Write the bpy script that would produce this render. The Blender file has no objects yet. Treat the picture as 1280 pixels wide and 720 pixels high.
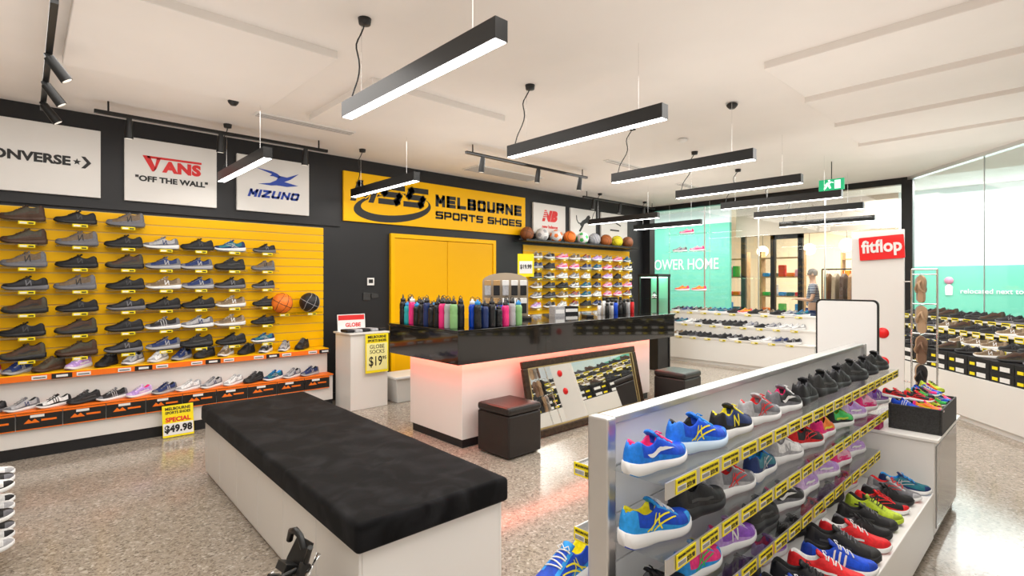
import bpy, bmesh, math, random
from mathutils import Vector, Matrix
from mathutils import noise as mn
random.seed(7)
SC=bpy.context.scene
COL=SC.collection
PI=math.pi
try:
    SC.view_settings.view_transform='Standard'
    SC.view_settings.look='None'
except Exception as e: print(e)

# ------------------------------------------------------------ materials
MATS={}
def mat(name,col=(.8,.8,.8),rough=.5,metal=0,emit=0,noise=0,nscale=8,coat=0,bump=0,ecol=None,spec=None):
    if name in MATS: return MATS[name]
    m=bpy.data.materials.new(name); m.use_nodes=True
    nt=m.node_tree; b=nt.nodes['Principled BSDF']
    b.inputs['Base Color'].default_value=(*col,1); b.inputs['Roughness'].default_value=rough
    b.inputs['Metallic'].default_value=metal
    if spec is not None: b.inputs['Specular IOR Level'].default_value=spec
    if coat: b.inputs['Coat Weight'].default_value=coat
    if emit:
        b.inputs['Emission Color'].default_value=(*(ecol or col),1); b.inputs['Emission Strength'].default_value=emit
    if noise or bump:
        tc=nt.nodes.new('ShaderNodeTexCoord'); n=nt.nodes.new('ShaderNodeTexNoise'); n.inputs['Scale'].default_value=nscale
        n.inputs['Detail'].default_value=4
        nt.links.new(tc.outputs['Object'],n.inputs['Vector'])
        if noise:
            r=nt.nodes.new('ShaderNodeValToRGB')
            r.color_ramp.elements[0].position=.35; r.color_ramp.elements[1].position=.68
            r.color_ramp.elements[0].color=(*[max(0,c*(1-noise)) for c in col],1)
            r.color_ramp.elements[1].color=(*[min(1,c*(1+noise)) for c in col],1)
            nt.links.new(n.outputs['Fac'],r.inputs['Fac']); nt.links.new(r.outputs['Color'],b.inputs['Base Color'])
        if bump:
            bp=nt.nodes.new('ShaderNodeBump'); bp.inputs['Strength'].default_value=bump; bp.inputs['Distance'].default_value=.01
            nt.links.new(n.outputs['Fac'],bp.inputs['Height']); nt.links.new(bp.outputs['Normal'],b.inputs['Normal'])
    MATS[name]=m; return m

def glassmat(name,tint=(1,1,1),base=.03,k=.6,rough=0.0):
    m=bpy.data.materials.new(name); m.use_nodes=True; nt=m.node_tree
    for n in list(nt.nodes):
        if n.type!='OUTPUT_MATERIAL': nt.nodes.remove(n)
    o=[n for n in nt.nodes if n.type=='OUTPUT_MATERIAL'][0]
    t=nt.nodes.new('ShaderNodeBsdfTransparent'); t.inputs[0].default_value=(*tint,1)
    g=nt.nodes.new('ShaderNodeBsdfGlossy'); g.inputs['Roughness'].default_value=rough
    lw=nt.nodes.new('ShaderNodeLayerWeight'); lw.inputs[0].default_value=.5
    p=nt.nodes.new('ShaderNodeMath'); p.operation='POWER'; p.inputs[1].default_value=5
    ma=nt.nodes.new('ShaderNodeMath'); ma.operation='MULTIPLY_ADD'; ma.inputs[1].default_value=k; ma.inputs[2].default_value=base
    nt.links.new(lw.outputs['Facing'],p.inputs[0]); nt.links.new(p.outputs[0],ma.inputs[0])
    mx=nt.nodes.new('ShaderNodeMixShader')
    nt.links.new(ma.outputs[0],mx.inputs[0]); nt.links.new(t.outputs[0],mx.inputs[1]); nt.links.new(g.outputs[0],mx.inputs[2])
    nt.links.new(mx.outputs[0],o.inputs[0]); MATS[name]=m; return m

def floor_mat():
    m=bpy.data.materials.new('polished_aggregate_concrete'); m.use_nodes=True; nt=m.node_tree; b=nt.nodes['Principled BSDF']
    tc=nt.nodes.new('ShaderNodeTexCoord')
    def vor(s): 
        v=nt.nodes.new('ShaderNodeTexVoronoi'); v.inputs['Scale'].default_value=s; nt.links.new(tc.outputs['Object'],v.inputs['Vector']); return v
    def ramp(*el):
        r=nt.nodes.new('ShaderNodeValToRGB'); e=r.color_ramp.elements
        while len(e)<len(el): e.new(.5)
        for i,(p,c) in enumerate(el): e[i].position=p; e[i].color=(*c,1)
        return r
    def mix(f,a,bb,t='MIX'):
        x=nt.nodes.new('ShaderNodeMixRGB'); x.blend_type=t
        x.inputs[0].default_value=f
        nt.links.new(a,x.inputs[1]); nt.links.new(bb,x.inputs[2]); return x.outputs[0]
    v1=vor(68); v2=vor(140); n=nt.nodes.new('ShaderNodeTexNoise'); n.inputs['Scale'].default_value=1.1; n.inputs['Detail'].default_value=5
    nt.links.new(tc.outputs['Object'],n.inputs['Vector'])
    big=ramp((.3,(.30,.25,.20)),(.7,(.46,.40,.335))); nt.links.new(n.outputs['Fac'],big.inputs[0])
    sep=nt.nodes.new('ShaderNodeSeparateColor'); nt.links.new(v1.outputs['Color'],sep.inputs[0])
    s1=ramp((0,(.05,.035,.028)),(.11,(.18,.14,.105)),(.25,(.34,.29,.235)),(.76,(.44,.39,.33)),(.92,(.68,.62,.54))); s1.color_ramp.interpolation='CONSTANT'
    nt.links.new(sep.outputs[0],s1.inputs[0])
    sep2=nt.nodes.new('ShaderNodeSeparateColor'); nt.links.new(v2.outputs['Color'],sep2.inputs[0])
    s2=ramp((0,(.08,.06,.05)),(.11,(.36,.31,.255)),(.88,(.6,.54,.46))); s2.color_ramp.interpolation='CONSTANT'
    nt.links.new(sep2.outputs[1],s2.inputs[0])
    a=mix(.45,s1.outputs[0],s2.outputs[0]); c=mix(.74,big.outputs[0],a)
    nt.links.new(c,b.inputs['Base Color']); b.inputs['Roughness'].default_value=.14
    b.inputs['Specular IOR Level'].default_value=.65
    return m

# ------------------------------------------------------------ geometry
class G:
    def __init__(s): s.v=[];s.f=[];s.m=[];s.s=[]
    def add(s,v,f,mi=0,sm=False,M=None):
        o=len(s.v)
        if M is not None: v=[tuple(M@Vector(p)) for p in v]
        s.v+=[tuple(p) for p in v]
        for x in f: s.f.append([i+o for i in x]); s.m.append(mi); s.s.append(sm)
        return s
    def merge(s,g,mo=0,M=None):
        o=len(s.v); v=g.v if M is None else [tuple(M@Vector(p)) for p in g.v]
        s.v+=v
        for x,mi,sm in zip(g.f,g.m,g.s): s.f.append([i+o for i in x]); s.m.append(mi+mo); s.s.append(sm)
    def box(s,x0,y0,z0,x1,y1,z1,mi=0,M=None):
        v=[(x0,y0,z0),(x1,y0,z0),(x1,y1,z0),(x0,y1,z0),(x0,y0,z1),(x1,y0,z1),(x1,y1,z1),(x0,y1,z1)]
        return s.add(v,[(0,3,2,1),(4,5,6,7),(0,1,5,4),(1,2,6,5),(2,3,7,6),(3,0,4,7)],mi,False,M)
    def tube(s,pts,r,n=8,mi=0,caps=True,M=None):
        pts=[Vector(p) for p in pts]; k=len(pts); rs=r if isinstance(r,(list,tuple)) else [r]*k
        v=[];f=[]
        for i,p in enumerate(pts):
            d=(pts[min(i+1,k-1)]-pts[max(i-1,0)]).normalized()
            a=Vector((0,0,1)) if abs(d.z)<.9 else Vector((1,0,0))
            e1=d.cross(a).normalized(); e2=d.cross(e1).normalized()
            for j in range(n):
                t=2*PI*j/n; v.append(p+e1*math.cos(t)*rs[i]+e2*math.sin(t)*rs[i])
        for i in range(k-1):
            for j in range(n):
                f.append((i*n+j,i*n+(j+1)%n,(i+1)*n+(j+1)%n,(i+1)*n+j))
        s.add(v,f,mi,True,M)
        if caps: 
            s.add(v[:n],[tuple(range(n))],mi,False,M); s.add(v[-n:],[tuple(range(n-1,-1,-1))],mi,False,M)
        return s
    def lathe(s,prof,n=20,mi=0,M=None,sm=True):
        v=[];f=[]
        for r,z in prof:
            for j in range(n):
                t=2*PI*j/n; v.append((r*math.cos(t),r*math.sin(t),z))
        for i in range(len(prof)-1):
            for j in range(n): f.append((i*n+j,i*n+(j+1)%n,(i+1)*n+(j+1)%n,(i+1)*n+j))
        return s.add(v,f,mi,sm,M)
    def prism(s,poly,z0,z1,mi=0,M=None):
        n=len(poly)
        v=[(x,y,z0) for x,y in poly]+[(x,y,z1) for x,y in poly]
        f=[tuple(range(n-1,-1,-1)),tuple(range(n,2*n))]+[(i,(i+1)%n,n+(i+1)%n,n+i) for i in range(n)]
        return s.add(v,f,mi,False,M)
    def mesh(s,name,mats):
        me=bpy.data.meshes.new(name); me.from_pydata(s.v,[],s.f)
        for m in mats: me.materials.append(m)
        me.polygons.foreach_set('material_index',s.m); me.polygons.foreach_set('use_smooth',s.s)
        me.update(); return me

def T(x,y,z): return Matrix.Translation((x,y,z))
def RX(a): return Matrix.Rotation(a,4,'X')
def RY(a): return Matrix.Rotation(a,4,'Y')
def RZ(a): return Matrix.Rotation(a,4,'Z')

def obj(name,data,loc=(0,0,0),rot=(0,0,0),scale=None,parent=None):
    o=bpy.data.objects.new(name,data); COL.objects.link(o)
    o.location=loc; o.rotation_euler=rot
    if scale: o.scale=scale if isinstance(scale,(tuple,list)) else (scale,)*3
    if parent: o.parent=parent
    return o
def thing(name,label,cat,data=None,loc=(0,0,0),rot=(0,0,0),group=None,scale=None):
    o=obj(name,data,loc,rot,scale); o['label']=label; o['category']=cat
    if data is None: o.empty_display_size=.1
    if group: o['group']=group
    return o
def part(p,name,data,loc=(0,0,0),rot=(0,0,0),bevel=0,label=None,scale=None):
    if isinstance(data,tuple): data=data[0].mesh(name,data[1:])
    o=obj(name,data,loc,rot,scale,p)
    if bevel: bev(o,bevel)
    if label: o['label']=label
    return o
def bev(o,w,seg=2):
    m=o.modifiers.new('b','BEVEL'); m.width=w; m.segments=seg; m.limit_method='ANGLE'
def struct(name,g,*mats,bevel=0):
    o=obj(name,g.mesh(name,mats)); o['kind']='structure'
    if bevel: bev(o,bevel)
    return o

TC={}
def textgeo(s,w=None,h=None,bold=.02,shear=0,ext=.002,mats=()):
    key=(s,w,h,bold,shear,ext,tuple(m.name for m in mats))
    if key in TC: return TC[key]
    cu=bpy.data.curves.new('t','FONT'); cu.body=s; cu.offset=bold; cu.shear=shear; cu.extrude=.01; cu.resolution_u=3
    if bold>.04: cu.space_character=1.0+bold*1.5
    o=bpy.data.objects.new('t',cu); COL.objects.link(o); bpy.context.view_layer.update()
    me=bpy.data.meshes.new_from_object(o.evaluated_get(bpy.context.evaluated_depsgraph_get()))
    bpy.data.objects.remove(o); bpy.data.curves.remove(cu)
    xs=[v.co.x for v in me.vertices]; ys=[v.co.y for v in me.vertices]
    x0,x1,y0,y1=min(xs),max(xs),min(ys),max(ys)
    if w is None: w=h/(y1-y0)*(x1-x0)
    if h is None: h=w/(x1-x0)*(y1-y0)
    for v in me.vertices:
        v.co=((v.co.x-(x0+x1)/2)*w/(x1-x0),(v.co.y-(y0+y1)/2)*h/(y1-y0),v.co.z*ext/.01+ext)
    me.materials.clear()
    for m in mats: me.materials.append(m)
    me.name='lettering'; TC[key]=me; return me

STK={'M':[[(0,0),(0,1),(.5,.3),(1,1),(1,0)]],'E':[[(1,1),(0,1),(0,0),(1,0)],[(0,.5),(.92,.5)]],'L':[[(0,1),(0,0),(1,0)]],
'B':[[(0,0),(0,1),(.85,1),(.96,.88),(.96,.62),(.85,.5),(0,.5)],[(.85,.5),(1,.38),(1,.12),(.88,0),(0,0)]],
'O':[[(.12,0),(0,.15),(0,.85),(.12,1),(.88,1),(1,.85),(1,.15),(.88,0),(.12,0)]],'U':[[(0,1),(0,.15),(.12,0),(.88,0),(1,.15),(1,1)]],
'R':[[(0,0),(0,1),(.88,1),(1,.88),(1,.55),(.88,.42),(0,.42)],[(.6,.42),(1,0)]],'P':[[(0,0),(0,1),(.88,1),(1,.88),(1,.52),(.88,.38),(0,.38)]],
'N':[[(0,0),(0,1),(1,0),(1,1)]],'S':[[(1,1),(.12,1),(0,.88),(0,.62),(.12,.5),(.88,.5),(1,.38),(1,.12),(.88,0),(0,0)]],
'T':[[(0,1),(1,1)],[(.5,1),(.5,0)]],'H':[[(0,0),(0,1)],[(1,0),(1,1)],[(0,.5),(1,.5)]],'Z':[[(0,1),(1,1),(0,0),(1,0)]],'I':[[(0,0),(0,1)]]}
def blocktext(s,w,h,th,shear=0,gap=None,ext=.003,m=None,grow=0):
    gap=gap or th*.55
    units=sum(.22 if c=='I' else (.45 if c==' ' else 1) for c in s)
    cw=(w-gap*(len(s)-1))/units
    g=G(); x=-w/2
    for c in s:
        W=cw*(.22 if c=='I' else (.45 if c==' ' else 1))
        for st in STK.get(c,[]):
            P=[]
            for a,b in st:
                px=x+(W/2 if c=='I' else th/2+a*(W-th)); py=-h/2+th/2+b*(h-th); P.append(Vector((px+shear*py,py)))
            for p,q in zip(P[:-1],P[1:]):
                d=(q-p).normalized(); n=Vector((-d.y,d.x)); t=(th+grow)/2
                vert=abs(d.x-shear*d.y)<.25
                if shear and abs(d.y)>.6 and vert:
                    e=t; p2=p-Vector((shear*e,e))*(1 if q.y>p.y else -1); q2=q+Vector((shear*e,e))*(1 if q.y>p.y else -1)
                    g.prism([(p2.x-t,p2.y),(p2.x+t,p2.y),(q2.x+t,q2.y),(q2.x-t,q2.y)] if q.y>p.y else [(q2.x-t,q2.y),(q2.x+t,q2.y),(p2.x+t,p2.y),(p2.x-t,p2.y)],0,ext)
                else:
                    e=t*(.98 if abs(d.x)>.99 or abs(d.y)>.99 else .5); p2=p-d*e; q2=q+d*e
                    g.prism([tuple(p2-n*t),tuple(q2-n*t),tuple(q2+n*t),tuple(p2+n*t)],0,ext)
        x+=W+gap
    return g.mesh('lettering',[m])

WALLROT=(PI/2,0,0)          # faces -Y
BACKROT=(PI/2,0,-PI/2)      # faces -X

# colours
white=mat('white_paint',(.82,.80,.77),.45); wlam=mat('white_laminate',(.82,.80,.77),.3)
black=mat('black_wall_paint',(.009,.009,.011),.5); blk=mat('black_plastic',(.012,.012,.012),.35)
bmet=mat('black_metal',(.015,.015,.015),.35,.3); yellow=mat('yellow_laminate',(1,.54,.0005),.35,spec=.2)
ysign=mat('yellow_sign',(1,.54,.0008),.4,spec=.2); alu=mat('aluminium',(.75,.75,.75),.28,.9); chrome=mat('chrome',(.8,.8,.8),.12,1)
ytag=mat('yellow_tag',(.95,.78,.02),.5,spec=.2); inkb=mat('black_ink',(.01,.01,.01),.5); inkr=mat('red_ink',(.75,.02,.02),.5)
inkblue=mat('blue_ink',(.015,.06,.42),.5); paper=mat('white_card',(.85,.85,.84),.5); orange=mat('orange_ink',(.95,.19,.005),.5)
granite=mat('black_granite',(.012,.011,.01),.08,noise=.7,nscale=90,coat=.5)
glass=glassmat('clear_glass',(.97,.985,.98),base=.04); acryl=glassmat('clear_acrylic',(.93,.95,.95),base=.06,rough=.05)
mint=mat('mint_hoarding',(.17,.60,.45),.6,emit=.08); pale=mat('pale_hoarding',(.74,.86,.85),.6,emit=.28)  # low emission puts extra brightness into both hoardings, which are not lamps
ceilm=mat('ceiling_paint',(.86,.81,.765),.7,noise=.015,nscale=2)
lamp=mat('lit_diffuser',(1,.97,.92),.4,emit=14)
red=mat('red_sign',(.85,.01,.01),.35); greend=mat('green_exit',(.01,.40,.17),.4,emit=.5)

# ------------------------------------------------------------ shell
CH=3.1; WY=6.4; SX=9.95
struct('floor',G().box(-3,-4,-.1,19,9.5,0),floor_mat())
struct('ceiling',G().box(-3,-4,CH,SX+.1,WY+.2,CH+.15),ceilm)
struct('wall_left',G().box(-3,WY,0,SX+.1,WY+.2,CH),black)
struct('wall_rear',G().box(-3.1,-4,0,-3,WY+.2,CH),white)
struct('wall_behind',G().box(-3,-4.1,0,4.2,-4,CH),white)
C0=Vector((9.95,1.76,0)); D=Vector((-.777,-.629,0)); N=Vector((-.629,.777,0))
k=0
for (x0,x1,y0,y1) in [(3.95,4.8,-.5,1.55),(4.95,5.8,-.4,1.6),(5.95,6.85,-.2,1.65),(7.0,7.9,.2,1.7),(2.0,3.4,3.75,5.0),(.2,1.6,3.5,4.9),(-.4,1.1,1.2,2.7)]:
    k+=1
    struct('trim_%d'%k,G().box(x0,y0,CH-.055,x1,y1,CH+.01),ceilm,bevel=.006)
struct('trim_20',G().box(-3,WY-.03,2.2,2.95,WY,2.25),black)
struct('baseboard_left',G().box(2.75,WY-.02,0,9.9,WY,.1),black)
struct('trim_30',G().box(SX-.06,1.7,CH-.1,SX+.06,WY,CH),bmet)
struct('trim_31',G().box(SX-.10,6.24,0,SX+.1,WY,CH),black)
struct('trim_32',G().box(SX-.07,1.69,0,SX+.07,1.83,CH),bmet)
ys=[1.83,2.9,4.0,5.05,6.24]
for i in range(4):
    struct('window_%d'%(i+1),G().box(SX-.006,ys[i],.02,SX+.006,ys[i+1],CH-.1),glass)
    if i: struct('trim_%d'%(40+i),G().box(SX-.012,ys[i]-.008,0,SX+.012,ys[i]+.008,CH-.1),alu)
M=T(*C0)@RZ(math.atan2(D.y,D.x))
for i in range(5):
    struct('window_%d'%(i+10),G().box(.07+i*1.5,-.006,.02,1.56+i*1.5,.006,CH-.05,M=M),glass)
    struct('trim_%d'%(50+i),G().box(1.56+i*1.5,-.005,0,1.57+i*1.5,.005,CH,M=M),alu)
struct('trim_60',G().box(0,-.04,CH-.05,7.6,.04,CH,M=M),alu)
struct('trim_61',G().box(0,-.05,0,7.6,.05,.05,M=M),bmet)
# mall outside
mallw=mat('mall_white',(.85,.84,.82),.6)
warm=mat('warm_shop_wall',(.80,.66,.50),.6,emit=.2)  # emission brightens the shop wall itself; the wall is no lamp
struct('ceiling_mall',G().box(SX+.1,-4,3.3,19,9.5,3.4),mallw)
struct('wall_mall_end',G().box(10,9.4,0,19,9.5,3.4),mallw)
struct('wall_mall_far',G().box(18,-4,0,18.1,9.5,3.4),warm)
struct('wall_hoarding',G().box(12.6,5.75,0,12.7,9.4,2.95),mint)
struct('wall_hoarding_upper',G().box(12.6,5.75,2.95,12.7,9.4,3.3),pale)
g=G(); g.box(13,-4,.35,13.1,2.45,1.80,0); g.box(13,-4,1.80,13.1,2.45,3.3,1); g.box(13,-4,0,13.1,2.45,.35,1)
struct('wall_hoarding_side',g,mint,pale)
def wallsign(name,label,parent_loc,rot,items):
    r=thing(name,label,'sign',None,parent_loc,rot)
    for nm,data,loc in items: part(r,nm,data,loc)
    return r
tw=mat('white_vinyl',(.9,.9,.9),.5,emit=.2)  # lettering glows faintly by itself, though it is not a lit sign
wallsign('wall_lettering','large white shop lettering on mint green hoarding',(12.59,7.0,1.95),BACKROT,[('lettering',textgeo('POWER HOME',1.95,.28,.005,mats=(tw,)),(0,0,0))])
r=wallsign('wall_lettering','small white notice lettering on mint green hoarding',(12.99,1.0,1.32),BACKROT,[('lettering',textgeo('relocated next to A',.98,.09,.01,mats=(tw,)),(.0,0,0))])
g=G(); g.lathe([(0,0),(.07,0),(.07,.01),(0,.01)],24)
part(r,'round_icon',(g,mat('pink_icon',(.75,.3,.45),.5)),(-.66,.2,0))
g=G(); g.prism([(-.05,-.16),(.05,-.16),(.06,0),(.02,.05),(-.02,.05),(-.06,0)],0,.005)
part(r,'figure_icon',(g,tw),(-.66,.08,0))
struct('door_2',G().box(13.0,4.85,0,13.1,4.95,2.6).box(13,4.25,0,13.1,4.35,2.6).box(13,4.25,2.5,13.1,4.95,2.6).box(13,5.55,0,13.1,5.65,2.6),bmet)
struct('window_20',G().box(13.03,4.35,.02,13.05,4.85,2.5),glass)
struct('window_21',G().box(13.03,4.95,.02,13.05,5.55,2.6),glass)
struct('trim_70',G().box(12.95,2.45,2.6,13.15,5.75,3.3),mat('tan_fascia',(.7,.6,.5),.6))

# ------------------------------------------------------------ door in left wall
r=thing('double_door','yellow double door with flush leaves in black wall','door',None,(4.61,WY-.002,0))
r['kind']='structure'
g=G(); g.box(-.95,-.05,0,-.89,0,2.16); g.box(.89,-.05,0,.95,0,2.16); g.box(-.89,-.05,2.1,.89,0,2.16)
part(r,'door_frame',(g,yellow),bevel=.004)
for sx in (-1,1):
    g=G(); x0,x1=sorted((sx*.004,sx*.885)); g.box(x0,-.035,.01,x1,0,2.095)
    lf=part(r,'door_leaf',(g,mat('yellow_door',(.92,.48,.001),.4,spec=.2)),bevel=.004)
    g=G(); g.tube([(sx*.06,-.035,1.0),(sx*.06,-.08,1.0),(sx*.17,-.08,1.0)],.009,8)
    part(lf,'door_handle',(g,chrome))

# ------------------------------------------------------------ signs on the left wall
def board(name,label,x0,x1,z0,z1,m,items):
    cx,cz=(x0+x1)/2,(z0+z1)/2
    r=thing(name,label,'sign',None,(cx,WY-.002,cz),WALLROT)
    g=G(); w,h=x1-x0,z1-z0; g.box(-w/2,-h/2,0,w/2,h/2,.035); part(r,'sign_board',(g,m),bevel=.003)
    for it in items:
        nm,data,loc=it; part(r,nm,data,(loc[0],loc[1],.035+(loc[2] if len(loc)>2 else 0)))
    return r
grp=G()
def star(cx,cy,R,rot=0):
    return [(cx+(R if i%2==0 else R*.42)*math.cos(rot+PI/2+i*PI/5),cy+(R if i%2==0 else R*.42)*math.sin(rot+PI/2+i*PI/5)) for i in range(10)]
grp.prism([(0,.055),(.03,.055),(.075,0),(.03,-.055),(0,-.055),(.042,0)],0,.003)
grp.prism(star(-.03,0,.032),0,.003)
board('brand_sign','white sign with black lettering and star chevron',-.62,.54,2.3,2.94,white,
  [('lettering',textgeo('CONVERSE',.62,.088,.04,mats=(inkb,)),(.05,0)),('emblem',grp.mesh('emblem',[inkb]),(.435,0))])
g=G(); g.box(-.22,.03,0,.26,.052,.003)
g.prism([(-.26,.052),(-.2,.052),(-.145,-.075),(-.165,-.1),(-.18,-.1)],0,.003); g.prism([(-.165,-.1),(-.145,-.075),(-.105,.04),(-.14,.04)],0,.003)
board('brand_sign','white sign with red and black skate shop lettering',.724,1.537,2.3,2.93,white,
  [('emblem',g.mesh('emblem',[inkr]),(0,.1)),('lettering',textgeo('ANS',.35,.12,.06,mats=(inkr,)),(.08,.06)),
   ('lettering',textgeo('"OFF THE WALL"',.64,.06,.04,mats=(inkb,)),(0,-.08))])
g=G(); g.prism([(-.22,.125),(-.05,.105),(.01,.085),(.05,.055),(.02,.035),(-.03,.05),(-.075,.05),(-.05,.075)],0,.003)
g.prism([(-.20,-.055),(-.07,-.03),(-.0,.01),(.03,.065),(.12,.055),(.26,.115),(.16,.035),(.09,.0),(.25,-.03),(.12,-.055),(.0,-.05),(-.06,-.06)],0,.003)
board('brand_sign','white sign with blue bird emblem and italic lettering',1.738,2.546,2.3,2.93,white,
  [('emblem',g.mesh('emblem',[inkblue]),(.02,.06)),('lettering',blocktext('MIZUNO',.56,.09,.027,.32,m=inkblue),(0,-.105))])
g=G()
def ell(a,b,n=48,s=0,e=2*PI): return [(a*math.cos(s+(e-s)*i/n),b*math.sin(s+(e-s)*i/n)) for i in range(n+1)]
Mr=RZ(math.radians(7))
o1=ell(.60,.20); i1=ell(.53,.14)
v=[];f=[]
for i in range(49):
    v+= [(o1[i][0],o1[i][1],0),(i1[i][0]+.035,i1[i][1]+.035,0),(o1[i][0],o1[i][1],.003),(i1[i][0]+.035,i1[i][1]+.035,.003)]
for i in range(48): f.append((i*4+2,i*4+3,i*4+7,i*4+6)); f.append((i*4,i*4+2,i*4+6,i*4+4)); f.append((i*4+1,i*4+5,i*4+7,i*4+3))
g.add(v,f,0,False,Mr@T(0,-.09,0))
board('shop_sign','long yellow shop sign with black shoe-store logo and name',2.987,6.23,2.28,2.92,ysign,
  [('emblem',g.mesh('emblem',[inkb]),(-.90,-.0)),('lettering',blocktext('MSS',1.10,.28,.075,.40,gap=.055,ext=.001,m=ysign,grow=.03),(-.93,.085,.003)),('lettering',blocktext('MSS',1.10,.28,.075,.40,gap=.055,m=inkb),(-.93,.085,.0045)),
   ('lettering',blocktext('MELBOURNE',1.74,.175,.052,m=inkb),(.66,.085)),('lettering',blocktext('SPORTS SHOES',1.74,.115,.031,m=inkb),(.66,-.125))])
g=G()
for i in range(4): g.box(-.24,.02+i*.035,.0,-.08,.032+i*.035,.0015)
board('brand_sign','white sign with red slanted initials',6.425,7.257,2.33,2.87,white,
  [('lettering',textgeo('NB',.40,.20,.08,.3,mats=(inkr,)),(0,.06)),('speed_lines',g.mesh('speed_lines',[white]),(0,.0,.0045)),('lettering',textgeo('new balance',.4,.055,.03,mats=(inkr,)),(0,-.13))])
g=G(); g.prism([(-.11,-.02),(-.04,.05),(.05,.09),(.12,.16),(.17,.17),(.21,.12),(.16,.09),(.13,.06),(.20,.02),(.18,-.01),(.09,.02),(.02,-.01),(-.02,-.07),(-.09,-.16),(-.14,-.15),(-.07,-.06)],0,.003)
g.tube([(-.08,.0,.0015),(-.15,.0,.0015),(-.2,.06,.0015),(-.21,.14,.0015)],.010,4)
board('brand_sign','white sign with black leaping cat emblem',7.40,8.15,2.33,2.87,white,[('emblem',g.mesh('emblem',[inkb]),(0,0))])
g=G(); g.tube([(-.2,.06,.002),(0,.1,.002),(.2,.04,.002)],.012,4); g.box(-.15,-.08,0,.15,-.05,.003)
board('brand_sign','white sign with small dark emblem',8.32,9.2,2.33,2.87,white,[('emblem',g.mesh('emblem',[inkb]),(0,0))])

# ------------------------------------------------------------ slat walls
def slatwall(label,x0,x1,z0,z1):
    g=G(); h=(z1-z0); n=int(round(h/.1)); s=h/n
    for i in range(n):
        g.box(x0,-.018,z0+i*s+.006,x1,0,z0+(i+1)*s-.006,0)
    g.box(x0,-.006,z0,x1,0,z1,1)
    return thing('slatwall_panel',label,'wall panel',g.mesh('slatwall_panel',[yellow,mat('slat_groove',(.75,.55,.15),.4)]),(0,WY-.003,0))
slatwall('yellow slatwall board with grooves on black wall',-2.5,2.73,.5,2.17)
slatwall('yellow slatwall board beyond the double door',6.2,9.3,.5,2.13)

# ------------------------------------------------------------ shoes
def herm(tab,t):
    n=len(tab)
    if t<=tab[0][0]: return tab[0][1]
    if t>=tab[-1][0]: return tab[-1][1]
    for i in range(n-1):
        if tab[i][0]<=t<=tab[i+1][0]: break
    x0,y0=tab[i]; x1,y1=tab[i+1]
    def tg(k):
        if k==0 or k==n-1:
            a,b=(0,1) if k==0 else (n-2,n-1)
        else: a,b=k-1,k+1
        return (tab[b][1]-tab[a][1])/(tab[b][0]-tab[a][0])
    h=x1-x0; s=(t-x0)/h; m0,m1=tg(i)*h,tg(i+1)*h
    return (2*s**3-3*s*s+1)*y0+(s**3-2*s*s+s)*m0+(-2*s**3+3*s*s)*y1+(s**3-s*s)*m1
def sst(a,b,t):
    s=min(1,max(0,(t-a)/(b-a))); return s*s*(3-2*s)
WT=[(0,.013),(.03,.024),(.1,.031),(.25,.033),(.4,.031),(.55,.037),(.7,.042),(.82,.040),(.91,.032),(.97,.021),(1,.009)]
HT=[(0,.048),(.04,.066),(.12,.068),(.25,.052),(.36,.058),(.44,.078),(.5,.076),(.62,.060),(.74,.044),(.86,.035),(.95,.027),(1,.014)]
ZS=[(0,.040),(.3,.032),(.6,.025),(.85,.024),(1,.033)]
ZB=[(0,.008),(.08,0),(.7,0),(.9,.006),(1,.02)]
PC=[(1,0),(1.03,.3),(.94,.6),(.74,.85),(.48,.96),(.24,1.0),(.05,1.01)]
PO=[(1,0),(1.0,.35),(.87,.72),(.76,.94),(.64,1.0),(.52,.86),(.45,.2)]
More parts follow.
